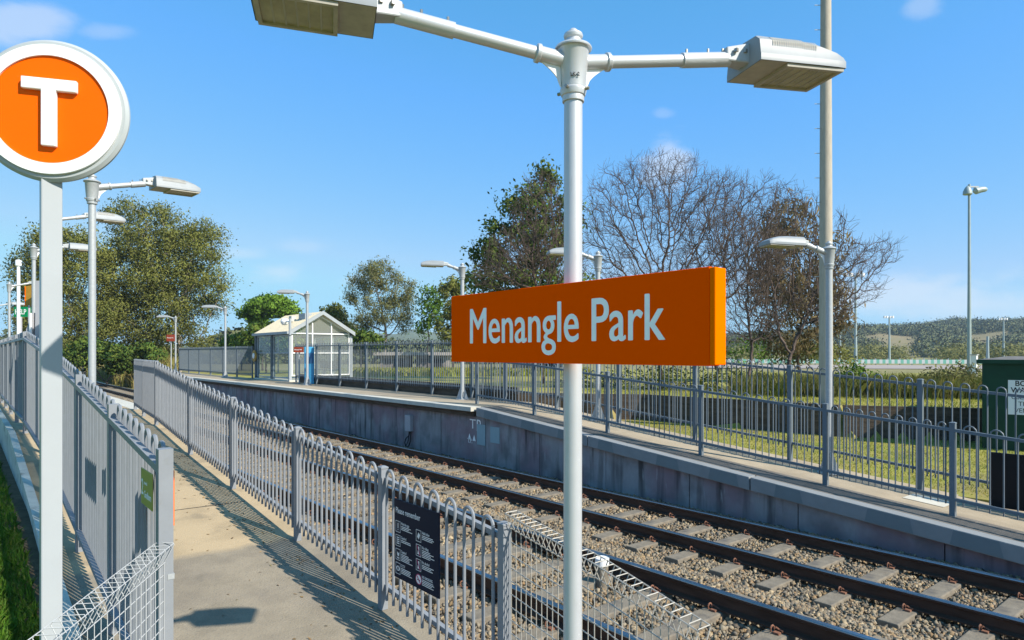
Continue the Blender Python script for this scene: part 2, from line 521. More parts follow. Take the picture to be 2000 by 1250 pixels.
class MB:
    def __init__(s):
        s.v, s.f, s.mi, s.n = [], [], [], 0

    def add(s, verts, faces, mi=0):
        n = s.n
        s.v.extend(tuple(p) for p in verts)
        s.n += len(verts)
        s.f.extend(tuple(i + n for i in f) for f in faces)
        s.mi.extend([mi] * len(faces))
        return s

    def box(s, lo, hi, mi=0):
        (a, b, c), (d, e, f) = lo, hi
        s.add([(a, b, c), (d, b, c), (d, e, c), (a, e, c), (a, b, f), (d, b, f), (d, e, f), (a, e, f)],
              [(3, 2, 1, 0), (4, 5, 6, 7), (0, 1, 5, 4), (1, 2, 6, 5), (2, 3, 7, 6), (3, 0, 4, 7)], mi)
        return s

    def cbox(s, c, size, mi=0):
        return s.box([c[i] - size[i] / 2 for i in range(3)], [c[i] + size[i] / 2 for i in range(3)], mi)

    def beam(s, p, q, w, h, mi=0, up=(0, 0, 1), chamfer=0):
        """box of width w and height h from p to q; ends vertical when it slopes"""
        p, q = Vector(p), Vector(q)
        d = (q - p).normalized()
        up = Vector(up)
        if abs(d.dot(up)) > .97:
            up = Vector((0, 1, 0)) if abs(d.y) < .9 else Vector((1, 0, 0))
        side = d.cross(up).normalized()
        u = side.cross(d).normalized()
        vs = []
        for e in (p, q):
            for a, b in ((-1, -1), (1, -1), (1, 1), (-1, 1)):
                vs.append(e + side * (a * w / 2) + u * (b * h / 2))
        return s.add(vs, [(3, 2, 1, 0), (4, 5, 6, 7), (0, 1, 5, 4), (1, 2, 6, 5), (2, 3, 7, 6), (3, 0, 4, 7)], mi)

    def tube(s, path, r, n=8, cap=True, mi=0, closed=False):
        path = [Vector(p) for p in path]
        k = len(path)
        rs = r if isinstance(r, (list, tuple)) else [r] * k
        vs, fs = [], []
        ref = None
        for i, p in enumerate(path):
            if closed:
                d = path[(i + 1) % k] - path[i - 1]
            else:
                d = path[min(i + 1, k - 1)] - path[max(i - 1, 0)]
            d.normalize()
            if ref is None:
                ref = Vector((0, 0, 1)) if abs(d.z) < .9 else Vector((1, 0, 0))
            side = d.cross(ref).normalized()
            ref = side.cross(d).normalized()
            for j in range(n):
                a = 2 * math.pi * j / n
                vs.append(p + (side * math.cos(a) + ref * math.sin(a)) * rs[i])
        rng = range(k if closed else k - 1)
        for i in rng:
            a0, b0 = i * n, ((i + 1) % k) * n
            for j in range(n):
                j2 = (j + 1) % n
                fs.append((a0 + j, a0 + j2, b0 + j2, b0 + j))
        if cap and not closed:
            fs.append(tuple(range(n - 1, -1, -1)))
            fs.append(tuple((k - 1) * n + j for j in range(n)))
        return s.add(vs, fs, mi)

    def lathe(s, prof, n=20, c=(0, 0, 0), mi=0, axis='z'):
        """profile of (radius, height) rings about an axis"""
        vs, fs = [], []
        for r, z in prof:
            for j in range(n):
                a = 2 * math.pi * j / n
                x, y = r * math.cos(a), r * math.sin(a)
                q = (x, y, z) if axis == 'z' else ((z, x, y) if axis == 'x' else (y, z, x))
                vs.append((c[0] + q[0], c[1] + q[1], c[2] + q[2]))
        for i in range(len(prof) - 1):
            for j in range(n):
                j2 = (j + 1) % n
                fs.append((i * n + j, i * n + j2, (i + 1) * n + j2, (i + 1) * n + j))
        fs.append(tuple(range(n - 1, -1, -1)))
        fs.append(tuple((len(prof) - 1) * n + j for j in range(n)))
        return s.add(vs, fs, mi)

    def prism(s, poly, d, mi=0):
        """polygon (3D points) extruded by vector d"""
        d = Vector(d)
        a = [Vector(p) for p in poly]
        n = len(a)
        fs = [tuple(range(n - 1, -1, -1)), tuple(range(n, 2 * n))]
        fs += [(i, (i + 1) % n, n + (i + 1) % n, n + i) for i in range(n)]
        return s.add(a + [p + d for p in a], fs, mi)

    def build(s, name, m, parent=None, origin=None, smooth=False, world=True, bevel=0, auto=None):
        me = bpy.data.meshes.new(name)
        off = Vector((0, 0, 0))
        if parent is not None and world:
            off = WL.get(parent.name, Vector((0, 0, 0)))
        elif origin is not None:
            off = Vector(origin)
        me.from_pydata([(v[0] - off[0], v[1] - off[1], v[2] - off[2]) for v in s.v], [], s.f)
        ms = m if isinstance(m, (list, tuple)) else [m]
        for x in ms:
            me.materials.append(x)
        if len(ms) > 1:
            me.polygons.foreach_set('material_index', s.mi)
        if smooth:
            me.polygons.foreach_set('use_smooth', [True] * len(me.polygons))
            me.set_sharp_from_angle(angle=rad(auto or 40))
        me.update()
        o = bpy.data.objects.new(name, me)
        COL.objects.link(o)
        if parent is not None:
            o.parent = parent
            WL[o.name] = off if world else Vector((0, 0, 0))
        elif origin is not None:
            o.location = origin
            WL[o.name] = Vector(origin)
        if bevel > 0:
            b = o.modifiers.new('bevel', 'BEVEL')
            b.width = bevel
            b.segments = 2
            b.limit_method = 'ANGLE'
            b.angle_limit = rad(50)
        return o


def np_mesh(name, V, Fa, m, parent=None, smooth=False, origin=None):
    """fast mesh from arrays; faces all of one size"""
    me = bpy.data.meshes.new(name)
    V = np.ascontiguousarray(V, dtype=np.float32)
    if parent is not None:
        V = V - np.array(WL.get(parent.name, (0, 0, 0)), dtype=np.float32)
    elif origin is not None:
        V = V - np.array(origin, dtype=np.float32)
    Fa = np.ascontiguousarray(Fa, dtype=np.int32)
    k = Fa.shape[1]
    me.vertices.add(len(V))
    me.vertices.foreach_set('co', V.ravel())
    me.loops.add(Fa.size)
    me.loops.foreach_set('vertex_index', Fa.ravel())
    me.polygons.add(len(Fa))
    me.polygons.foreach_set('loop_start', np.arange(0, Fa.size, k, dtype=np.int32))
    if smooth:
        me.polygons.foreach_set('use_smooth', np.ones(len(Fa), dtype=bool))
    me.materials.append(m)
    me.update(calc_edges=True)
    me.validate()
    o = bpy.data.objects.new(name, me)
    COL.objects.link(o)
    if parent is not None:
        o.parent = parent
    elif origin is not None:
        o.location = origin
    return o


def struct(o):
    o['kind'] = 'structure'
    return o


def kids(o):
    return [c for c in COL.objects if c.parent == o]


def copy_tree(o, parent=None):
    c = o.copy()
    COL.objects.link(c)
    if parent is not None:
        c.parent = parent
    for ch in list(o.children):
        copy_tree(ch, c)
    return c


def text(body, size, m, parent, mtx, name='lettering', xs=1., offset=0., ext=.001, align='LEFT', world=True):
    """flat lettering as a mesh; mtx places it in the world"""
    c = bpy.data.curves.new(name, 'FONT')
    c.body = body
    c.size = size
    c.offset = offset
    c.extrude = ext
    c.align_x = align
    c.resolution_u = 5
    t = bpy.data.objects.new(name, c)
    COL.objects.link(t)
    dg = bpy.context.evaluated_depsgraph_get()
    me = bpy.data.meshes.new_from_object(t.evaluated_get(dg))
    bpy.data.objects.remove(t)
    bpy.data.curves.remove(c)
    me.transform(Matrix.Scale(xs, 4, (1, 0, 0)))
    me.transform(mtx)
    off = WL.get(parent.name, Vector((0, 0, 0))) if world else Vector((0, 0, 0))
    me.transform(Matrix.Translation(-off))
    me.materials.clear()
    me.materials.append(m)
    o = bpy.data.objects.new(name, me)
    COL.objects.link(o)
    o.parent = parent
    return o


def frame(origin, right, up):
    r, u = Vector(right).normalized(), Vector(up).normalized()
    n = r.cross(u)
    return Matrix(((r.x, u.x, n.x, origin[0]), (r.y, u.y, n.y, origin[1]), (r.z, u.z, n.z, origin[2]), (0, 0, 0, 1)))


# ------------------------------------------------------------------ levels
RAMP_END = 13.8


def path_z(y):                                  # the ramp of the near platform
    if y >= RAMP_END:
        return 1.10
    return max(-.06, .133 + .093 * (y - 3.41))


def ramp_z(y):                                  # the ramp of the far platform
    return max(-.2, min(1.10, 1.10 - .0885 * (13.4 - y)))


WALL_LINE = [(21.5, 0.0), (19.2, 5.3), (17.6, 7.9), (17.2, 14.0), (14.6, 17.5), (12.3, 18.0)]


def wall_x(y):
    """x of the low retaining wall behind the lawn at chainage y"""
    if y >= 18:
        return 12.0
    ys = [p[1] for p in WALL_LINE]
    xs = [p[0] for p in WALL_LINE]
    return float(np.interp(y, ys, xs))


def ground_z(x, y):
    r = math.hypot(x, y)
    far = .25 + .10 * math.sin(x * .013) * math.sin(y * .011)
    if x < .64:
        if y < 6.4:
            g = max(-.4, path_z(y) - .16)
        else:
            g = min(.52, path_z(y) - .16)
        g -= .10 * min(max(0, .1 - x), 5)
        k = min(1, max(0, (r - 25) / 60))
        return g * (1 - k) + far * k
    if x < 11.9:
        return -.75 if y < 53 else -.42
    lo = .24 + .012 * (x - 12)
    hi = 1.08
    base = lo if x < wall_x(y) else hi
    k = min(1, max(0, (r - 38) / 60))
    return base * (1 - k) + far * k


# ------------------------------------------------------------------ setting: ground, tracks' bed, decks
def build_ground():
    xs = sorted(set([-4000, -2000, -1000, -500, -250, -120, -60, -35, -20, -12, -8, -6, -4, -3, -2, -1.4, -.9, -.5, -.2, .1, .35, .55,
                     .639, .641, 11.899, 11.901] + list(np.arange(12.3, 24, .3).round(2)) +
                    [25, 27, 30, 34, 40, 50, 62, 80, 105, 140, 200, 300, 450, 700, 1000, 2000, 4000]))
    ys = sorted(set([-4000, -1500, -600, -250, -100, -40, -20, -10, -5] + list(np.arange(-3, 19, .5).round(2)) +
                    [20, 22, 24, 27, 30, 34, 40, 46, 54, 52.9, 53.1, 62, 72, 82, 100, 130, 180, 250, 350, 500, 800, 1300, 2500, 4500]))
    mb = MB()
    nx = len(xs)
    mb.v = [(x, y, ground_z(x, y)) for y in ys for x in xs]
    mb.n = len(mb.v)
    mb.add([], [])
    for j in range(len(ys) - 1):
        for i in range(nx - 1):
            a = j * nx + i
            mb.f.append((a, a + 1, a + 1 + nx, a + nx))
            cx, cy = (xs[i] + xs[i + 1]) / 2, (ys[j] + ys[j + 1]) / 2
            k = 0
            if .42 < cx < .7 and 0 < cy < 40:
                k = 1
            elif math.hypot(cx, cy) > 75:
                k = 2
            elif -6 < cx < .5 and -2 < cy < 45:
                k = 3
            mb.mi.append(k)
    struct(mb.build('ground', [M['grass_ground'], M['soil'], M['far_ground'], M['bank']]))


build_ground()

NEAR_RAILS = (4.10, 5.53)
FAR_RAILS = (7.66, 8.99)
NZ, FZ = .20, -.05                              # rail tops


def bed_z(x):
    """ballast surface across the two tracks"""
    a, b = NZ - .238, FZ - .232
    return float(np.interp(x, [2.9, 3.3, 6.2, 7.0, 9.6, 10.2], [a - .05, a, a, b, b, b - .05]))


def build_bed():
    mb = MB()
    xs = [2.9, 3.3, 6.2, 7.0, 9.6, 10.2]
    ys = [-14, -3, 0, 5, 10, 15, 20, 30, 45, 60, 82, 200, 400]
    mb.v = [(x, y, bed_z(x) - .02) for y in ys for x in xs]
    mb.n = len(mb.v)
    for j in range(len(ys) - 1):
        for i in range(len(xs) - 1):
            a = j * len(xs) + i
            mb.f.append((a, a + 1, a + 1 + len(xs), a + len(xs)))
            mb.mi.append(0)
    struct(mb.build('track_bed', M['bed']))


build_bed()


def build_ballast():
    ico = np.array([(x, y, z) for z in (-.62, .62) for y in (-.75, .75) for x in (-.75, .75)])
    tri = np.array([(0, 2, 1), (1, 2, 3), (4, 5, 6), (5, 7, 6), (0, 1, 5), (0, 5, 4), (1, 3, 7), (1, 7, 5), (3, 2, 6), (3, 6, 7), (2, 0, 4), (2, 4, 6)])
    pts = []
    for (y0, y1, dens, s0, s1) in ((.9, 7, 1350, .012, .027), (7, 13, 850, .016, .031), (13, 24, 420, .023, .040), (24, 48, 150, .035, .058)):
        n = int((y1 - y0) * 7.0 * dens)
        x = RNG.uniform(2.98, 9.94, n)
        y = RNG.uniform(y0, y1, n)
        s = RNG.uniform(s0, s1, n)
        z = np.interp(x, [2.9, 3.3, 6.2, 7.0, 9.6, 10.2], [bed_z(q) for q in (2.9, 3.3, 6.2, 7.0, 9.6, 10.2)])
        z = z + RNG.uniform(-.014, .022, n)
        # keep only what the lens could see of the near strip; thin near the rails' feet
        keep = np.ones(n, bool)
        for rx in NEAR_RAILS + FAR_RAILS:
            keep &= np.abs(x - rx) > .055
        # no stones on top of the sleepers
        sp = np.abs((y - .35 + .33) % .66 - .33)
        on_near = (x > 3.55) & (x < 6.1)
        on_far = (x > 7.05) & (x < 9.6)
        spf = np.abs((y - .10 + .33) % .66 - .33)
        keep &= ~((on_near & (sp < .105)) | (on_far & (spf < .105))) | (RNG.uniform(0, 1, n) < .05)
        pts.append(np.stack([x, y, z, s], 1)[keep])
    P = np.concatenate(pts)
    n = len(P)
    sc = P[:, 3][:, None] * RNG.uniform(.6, 1.5, (n, 3))
    V = (ico[None] * RNG.uniform(.6, 1.25, (n, 8))[..., None] + RNG.normal(size=(n, 8, 3)) * .2) * sc[:, None, :]
    q = RNG.normal(size=(n, 4))
    q /= np.linalg.norm(q, axis=1)[:, None]
    w, x, y, z = q.T
    R = np.stack([1 - 2 * (y * y + z * z), 2 * (x * y - z * w), 2 * (x * z + y * w), 2 * (x * y + z * w), 1 - 2 * (x * x + z * z),
                  2 * (y * z - x * w), 2 * (x * z - y * w), 2 * (y * z + x * w), 1 - 2 * (x * x + y * y)], 1).reshape(n, 3, 3)
    V = np.einsum('nij,nkj->nki', R, V) + P[:, None, :3]
    Fa = tri[None] + (np.arange(n) * 8)[:, None, None]
    o = np_mesh('ballast', V.reshape(-1, 3), Fa.reshape(-1, 3), M['ballast'])
    tag(o, 'crushed grey and tan stones lying between and beside the rails', None, None, 'stuff')


build_ballast()


def build_path():
    """near ramp and platform deck, up to the far end of the station"""
    ys = list(np.arange(-6, RAMP_END, 1.2)) + [RAMP_END, 16, 17.8, 18.2, 24, 34, 50, 70]
    mb = MB()
    prev = None
    for y in ys:
        z = path_z(y)
        xr = 2.92 if y <= 12.0 else (2.92 + (y - 12) / 5.9 * .5 if y < 17.9 else 3.42)
        row = [(.66, y, z), (xr, y, z), (xr, y, -.6), (.66, y, -.6)]
        mb.v.extend(row)
        if prev is not None:
            a, b = prev, mb.n
            mb.f += [(a, a + 1, b + 1, b), (a + 1, a + 2, b + 2, b + 1), (a + 3, a, b, b + 3)]
            mb.mi += [0, 1, 1]
        prev = mb.n
        mb.n += 4
    struct(mb.build('path', [M['path'], M['kerb']]))
    # dark joints across the ramp
    j = MB()
    for y in (8.55, 11.2):
        j.add([(.9, y, path_z(y) + .003), (2.7, y - .05, path_z(y - .05) + .003), (2.7, y - .035, path_z(y - .035) + .003),
               (.9, y + .015, path_z(y + .015) + .003)], [(0, 1, 2, 3)])
    struct(j.build('path_joint', M['dark']))
    e = MB()
    e.box((3.12, 18.2, 1.0), (3.55, 70, 1.104))
    struct(e.build('platform_edge', M['edge_white']))


build_path()


def build_deck():
    """far platform with its ramp"""
    ys = [-4, -1, 1, 3, 5, 7, 9, 11, 13.4, 16, 20, 26, 34, 42, 51]
    mb = MB()
    prev = None
    for y in ys:
        z = ramp_z(y)
        row = [(10.06, y, z), (10.62, y, z + .004), (12.0, y, z + .008), (12.0, y, -.5)]
        mb.v.extend(row)
        if prev is not None:
            a, b = prev, mb.n
            m0 = 1 if y <= 13.5 else 0
            mb.f += [(a, a + 1, b + 1, b), (a + 1, a + 2, b + 2, b + 1), (a + 2, a + 3, b + 3, b + 2)]
            mb.mi += [m0, 0, 2]
        prev = mb.n
        mb.n += 4
    struct(mb.build('platform', [M['deck'], M['deck_shadow'], M['brickgrey']]))
    # shelter bay of the deck
    b = MB()
    b.box((12.0, 30.4, .2), (15.2, 36.2, 1.112))
    struct(b.build('platform_bay', M['cream']))
    e = MB()
    e.box((9.74, 13.45, 1.00), (10.06, 51, 1.106))
    struct(e.build('platform_edge', M['edge_white']))
    g = MB()
    g.box((9.86, 13.5, .86), (10.06, 51, .998))
    struct(g.build('edge_shadow_strip', M['timber']))  # dark strip standing in for the shadow gap under the edge
    h = MB()
    z0, z1 = ramp_z(4.0) + .012, ramp_z(3.45) + .012
    h.add([(10.9, 4.0, z0), (11.35, 4.0, z0), (11.35, 3.45, z1), (10.9, 3.45, z1)], [(0, 1, 2, 3)])
    tag(h.build('pit_cover', M['edge_white'], origin=(11.0, 3, 0)), 'pale square pit cover set in the far ramp', 'cover')


build_deck()


def build_wall():
    """concrete panel wall that carries the far platform, and its coping blocks"""
    t = thing('platform_wall', 'stained grey concrete panel wall carrying the far platform', 'wall', (9.98, 0, 0))
    y = 1.15 - 6
    while y < 50:
        y1 = y + 2.0
        za, zb = ramp_z(y) - .20, ramp_z(y1) - .20
        mb = MB()
        x0 = 9.98 + random.uniform(0, .012)
        a, b = y + .009, y1 - .009
        mb.add([(x0, a, -.7), (x0, b, -.7), (x0, b, zb + .03), (x0, a, za + .03), (10.12, a, -.7), (10.12, b, -.7), (10.12, b, zb + .03), (10.12, a, za + .03)],
               [(0, 1, 2, 3)[::-1], (4, 5, 6, 7), (0, 1, 5, 4), (1, 2, 6, 5), (2, 3, 7, 6), (3, 0, 4, 7)])
        mb.build('wall_panel', M['wall'], t)
        y = y1
    bk = MB()
    bk.box((10.13, -5, -.7), (10.16, 51, -.1))
    bk.build('backing', M['dark'], t)
    # marks sprayed and painted over on the wall
    def yq(px, q=9.975):
        d = ray(px, 690)
        return q / d[0] * d[1]
    for px0, px1, py0, py1 in ((932, 948, 828, 868), (958, 976, 833, 864)):
        ya, yb = yq(px0), yq(px1)
        Z = 9.975 / ray(px0, 690)[0]
        zt, zb = at(px0, py0, Z).z, at(px0, py1, Z).z
        m = MB()
        m.box((9.968, yb, zb), (9.977, ya, zt))
        m.build('paint_patch', M['patch'], t)
    def spray(body, px, py, h, xs=1., off=.02):
        Z = 9.97 / ray(px, py)[0]
        p = at(px, py, Z)
        s = h * Z / F / .72
        text(body, s, M['letter'], t, frame((9.972, p.y, p.z), (0, -1, 0), (0, 0, 1)), 'graffiti', xs, off * s, .001)
    spray('T', 917, 836, 19, 1.3, .0)
    spray('P', 930, 842, 24, .9, .0)
    spray('T.P.', 913, 864, 9, .8)
    for px, py in ((917, 853), (926, 856)):
        Z = 9.97 / ray(px, py)[0]
        p = at(px, py, Z)
        m = MB()
        r = .07
        m.add([(9.971, p.y + r, p.z - r), (9.971, p.y - r, p.z - r), (9.971, p.y, p.z + r * 1.3)], [(2, 1, 0)])
        m.build('graffiti', M['letter'], t)
    # coping blocks of the ramp
    c = thing('ramp_coping', 'grey painted concrete coping along the edge of the far ramp', 'coping', (9.86, 0, 0))
    cuts = [13.4, 9.55, 5.9, 2.25, -1.5, -4]
    for i in range(len(cuts) - 1):
        a, b = cuts[i] - .012, cuts[i + 1] + .012
        m = MB()
        za, zb = ramp_z(a), ramp_z(b)
        m.add([(9.86, b, zb - .22), (9.86, a, za - .22), (9.86, a, za), (9.86, b, zb), (10.06, b, zb - .22), (10.06, a, za - .22),
               (10.06, a, za + .003), (10.06, b, zb + .003)],
              [(0, 1, 2, 3)[::-1], (4, 5, 6, 7), (0, 1, 5, 4), (1, 2, 6, 5), (2, 3, 7, 6), (3, 0, 4, 7)])
        o = m.build('coping_block', M['coping'], c, bevel=.012)
        for k in range(3):
            y0 = a - .25 - k * 1.25 - random.uniform(0, .35)
            y1 = y0 - random.uniform(.35, .75)
            if y1 < b + .05:
                continue
            p = MB()
            zz = lambda y, d: ramp_z(y) - d
            p.add([(9.857, y1, zz(y1, .205)), (9.857, y0, zz(y0, .205)), (9.857, y0 - .04, zz(y0 - .04, .012)), (9.857, y1 + .05, zz(y1 + .05, .012))],
                  [(3, 2, 1, 0)])
            p.build('paint_patch', M['coping_patch'], o)
    # grey junction box with loose cable on the wall
    p = at(800, 828, 9.95 / ray(800, 828)[0])
    j = thing('junction_box', 'small grey junction box with a hanging black cable on the platform wall', 'junction box', (9.92, p.y, p.z))
    m = MB()
    m.box((9.86, p.y - .17, p.z - .20), (9.978, p.y + .12, p.z + .26))
    m.build('housing', M['cab'], j, bevel=.012)
    m = MB()
    pts = [(9.93, p.y - .05, p.z - .2), (9.91, p.y - .02, p.z - .34), (9.89, p.y + .10, p.z - .42), (9.88, p.y + .16, p.z - .55), (9.87, p.y + .06, p.z - .66),
           (9.86, p.y - .1, p.z - .62), (9.88, p.y - .16, p.z - .48), (9.92, p.y - .12, p.z - .2)]
    m.tube(pts, .016, 6)
    m.tube([(9.95, p.y + .02, p.z - .2), (9.93, p.y + .05, p.z - .5), (9.9, p.y + .2, p.z - .75), (9.86, p.y + .5, p.z - .84)], .012, 6)
    m.build('cable', M['black'], j, smooth=True)
    # small blue grey rag lying by the wall foot is left to the ballast


build_wall()


# ------------------------------------------------------------------ rails, sleepers
def rail(x, ztop, y0, y1, label):
    """flat-bottomed rail: dark web and foot, bright running surface"""
    t = thing('rail', label, 'rail', (x, 0, ztop), group=None)
    prof = [(-.070, -.165), (.070, -.165), (.070, -.152), (.012, -.135), (.010, -.05), (.035, -.036), (.036, -.012), (-.036, -.012), (-.035, -.036),
            (-.010, -.05), (-.012, -.135), (-.070, -.152)]
    m = MB()
    m.prism([(x + a, y0, ztop + b) for a, b in prof], (0, y1 - y0, 0))
    m.build('web', M['rail_side'], t)
    hp = [(-.0362, -.0118), (.0362, -.0118), (.034, -.004), (.025, 0), (-.025, 0), (-.034, -.004)]
    m = MB()
    m.prism([(x + a, y0, ztop + b) for a, b in hp], (0, y1 - y0, 0))
    m.build('rail_head', M['rail_head'], t)


rail(NEAR_RAILS[0], NZ, -8, 120, 'bright topped rail nearest the ramp fence')
rail(NEAR_RAILS[1], NZ, -8, 120, 'second rail of the near track, blue sky shine on its head')
rail(FAR_RAILS[0], FZ, -8, 120, 'brown rail of the far track, nearer the ramp side')
rail(FAR_RAILS[1], FZ, -8, 120, 'brown rail running closest to the concrete platform wall')


def build_sleepers():
    def proto(rails, z, label, group):
        xc = sum(rails) / 2
        m = MB()
        L = 1.22
        top = z - .166
        for s in (-1, 1):
            pass
        m.add([(xc - L, -.12, top - .2), (xc + L, -.12, top - .2), (xc + L, .12, top - .2), (xc - L, .12, top - .2),
               (xc - L, -.10, top - .005), (xc + L, -.10, top - .005), (xc + L, .10, top - .005), (xc - L, .10, top - .005)],
              [(3, 2, 1, 0), (4, 5, 6, 7), (0, 1, 5, 4), (1, 2, 6, 5), (2, 3, 7, 6), (3, 0, 4, 7)])
        o = m.build('sleeper', M['sleeper'], origin=(xc, 0, top), bevel=.012)
        tag(o, label, 'sleeper', group)
        clip = None
        for r in rails:
            for s in (-1, 1):
                c = MB()
                x = r + s * .085
                pts = []
                for k in range(10):
                    a = rad(-70 + 270 * k / 9)
                    pts.append((x + s * (.026 + .024 * math.cos(a)), .02 - .01 * k / 9, top + .034 + .027 * math.sin(a)))
                pts += [(x - s * .004, .0, top + .042), (x - s * .024, -.025, top + .022), (x - s * .016, -.06, top + .016)]
                c.tube(pts, .0078, 6)
                c.cbox((x + s * .022, -.025, top + .006), (.045, .055, .016))
                co = c.build('rail_clip', M['rust'], o)
        return o
    a = proto(NEAR_RAILS, NZ, 'grey concrete sleeper under the near track, next to the ramp fence', 'sleepers of the near track')
    b = proto(FAR_RAILS, FZ, 'grey concrete sleeper under the far track, beside the platform wall', 'sleepers of the far track')
    for src, y0, y1, yc in ((a, .35, 32, 22), (b, .10, 60, 30)):
        base_loc = src.location.copy()
        src.location.y = y0
        y = y0 + .66
        while y < y1:
            c = src.copy()
            COL.objects.link(c)
            c.location = (base_loc.x + random.uniform(-.02, .02), y + random.uniform(-.012, .012), base_loc.z + random.uniform(-.006, .004))
            c.rotation_euler.z = random.uniform(-.012, .012)
            if y < yc:
                for ch in list(src.children):
                    d = ch.copy()
                    COL.objects.link(d)
                    d.parent = c
            y += .66


build_sleepers()


# ------------------------------------------------------------------ fences
def loop_panel(p, q, h_rail, h_top, bot, n_loops, br, rail_w, seg=6, sides=6, inset=.05, drop=.09, side=0):
    """hairpin bars between two posts, local to p (x,y,z of the ground)"""
    p, q = Vector(p), Vector(q)
    m = MB()
    d = q - p
    ln = math.hypot(d.x, d.y)
    t0, t1 = inset / ln, 1 - inset / ln
    e = Vector((d.x / ln, d.y / ln, 0))

    ox = side * (br + rail_w / 2) / 2             # rails fixed to one face of the bars

    def g(t):
        return p + d * t + Vector((ox, 0, 0))
    m.beam(g(t0 * .5) + Vector((0, 0, h_rail)), g(1 - t0 * .5) + Vector((0, 0, h_rail)), rail_w, rail_w)
    m.beam(g(t0 * .5) + Vector((0, 0, bot)), g(1 - t0 * .5) + Vector((0, 0, bot)), rail_w, rail_w)

    def g(t):
        return p + d * t - Vector((ox, 0, 0))
    nb = n_loops * 2
    sp = (t1 - t0) / nb
    for i in range(n_loops):
        ta = t0 + (2 * i + .5) * sp
        tb = t0 + (2 * i + 1.5) * sp
        a, b = g(ta), g(tb)
        w = (b - a)
        half = math.hypot(w.x, w.y) / 2
        ha = h_top - half
        c = (a + b) / 2
        path = [a + Vector((0, 0, bot - drop)), a + Vector((0, 0, ha))]
        for k in range(1, seg):
            an = math.pi * (1 - k / seg)
            zc = c.z + (b.z - a.z) * .5 * math.cos(an)
            path.append(Vector((c.x + e.x * half * math.cos(an), c.y + e.y * half * math.cos(an), zc + ha + half * math.sin(an))))
        path += [b + Vector((0, 0, ha)), b + Vector((0, 0, bot - drop))]
        m.tube(path, br, sides)
    return m


def fence(name, label, pts, h_post, h_rail, h_top, bot, loops, pw, br, rw, m, foot=.0, sides=6, group=None, seg=6, cap=True, side=0):
    t = thing(name, label, 'fence', pts[0], 0, group)
    for (x, y, z) in pts:
        b = MB()
        b.box((x - pw / 2, y - pw / 2, z - foot), (x + pw / 2, y + pw / 2, z + h_post))
        if cap:
            c = pw / 2 + .004
            b.add([(x - c, y - c, z + h_post + .0), (x + c, y - c, z + h_post), (x + c, y + c, z + h_post), (x - c, y + c, z + h_post),
                   (x - c, y - c, z + h_post + .012), (x + c, y - c, z + h_post + .012), (x + c, y + c, z + h_post + .012), (x - c, y + c, z + h_post + .012),
                   (x - c * .5, y - c * .5, z + h_post + .022), (x + c * .5, y - c * .5, z + h_post + .022), (x + c * .5, y + c * .5, z + h_post + .022),
                   (x - c * .5, y + c * .5, z + h_post + .022)],
                  [(3, 2, 1, 0), (0, 1, 5, 4), (1, 2, 6, 5), (2, 3, 7, 6), (3, 0, 4, 7), (4, 5, 9, 8), (5, 6, 10, 9), (6, 7, 11, 10), (7, 4, 8, 11), (8, 9, 10, 11)])
        b.build('post', m, t)
    for i in range(len(pts) - 1):
        n = loops if isinstance(loops, int) else loops[i]
        loop_panel(pts[i], pts[i + 1], h_rail, h_top, bot, n, br, rw, seg, sides, inset=pw / 2 + .01, side=side).build('bar_panel', m, t, smooth=True, auto=50)
    return t


# right hand fence of the near ramp
RF = [(2.74, y) for y in (3.41, 5.05, 6.92, 9.12, 11.26)] + [(2.79, 13.9), (2.97, 16.0), (3.17, 18.05)]
fence('ramp_fence', 'light grey loop top fence between the near ramp and the railway', [(x, y, path_z(y)) for x, y in RF],
      1.19, 1.10, 1.205, .20, [7, 8, 9, 9, 11, 9, 9], .062, .0125, .038, M['fence'], 0, 7, seg=8, side=1)
# left hand fence of the near ramp and platform
LY = [4.13, 5.78, 7.67, 9.6, 11.5, 13.9, 16.2, 18.4, 20.6, 22.8, 25, 27.2, 29.4, 31.6, 33.8, 36, 38.2]
fence('boundary_fence', 'tall grey loop top fence on the outer side of the near ramp', [(.87 if y < 12 else .80, y, path_z(y)) for y in LY],
      1.715, 1.60, 1.72, .20, [8, 9, 9, 9, 11] + [9] * 11, .075, .0125, .042, M['fence'], .1, 6, seg=8, cap=False, side=-1)
# low fence along the far ramp
LOWY = [14.28, 11.97, 9.62, 7.30, 4.99, 3.23, 1.0, -1.3]
fence('low_ramp_fence', 'low shaded grey loop top fence along the edge of the far ramp', [(10.55, y, ramp_z(y)) for y in LOWY],
      1.28, 1.19, 1.275, .24, [9, 9, 9, 9, 9, 7, 9, 9][:7], .07, .0105, .042, M['fence_shade'], 0, 6, side=-1)
# tall fence behind the far platform, near part (down the ramp) and far part
BY = [29.9, 27.6, 25.3, 23, 20.7, 18.4, 16.2, 14.6, 12.5, 10.4, 8.3, 6.23, 4.06, 1.9, -.3, -2.4]
fence('platform_fence', 'tall grey loop top fence behind the far platform and ramp, right of the glass shelter', [(11.78, y, ramp_z(y) + .05) for y in BY],
      1.70, 1.62, 1.72, .28, 9, .075, .0115, .042, M['fence_shade'], .05, 5, side=1)
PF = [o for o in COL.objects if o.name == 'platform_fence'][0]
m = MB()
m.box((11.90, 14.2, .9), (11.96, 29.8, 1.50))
m.build('dark_board', M['timber'], PF)  # dark board closing the band below the bars
FY = [36.2, 38.8, 41.4, 44, 46.6, 49.2, 51.8]
fence('platform_fence', 'tall grey loop top fence of the far platform, beyond the glass shelter', [(11.87, y, 1.12) for y in FY],
      1.70, 1.62, 1.72, .2, 11, .075, .013, .042, M['fence_shade'], .05, 4, seg=4)


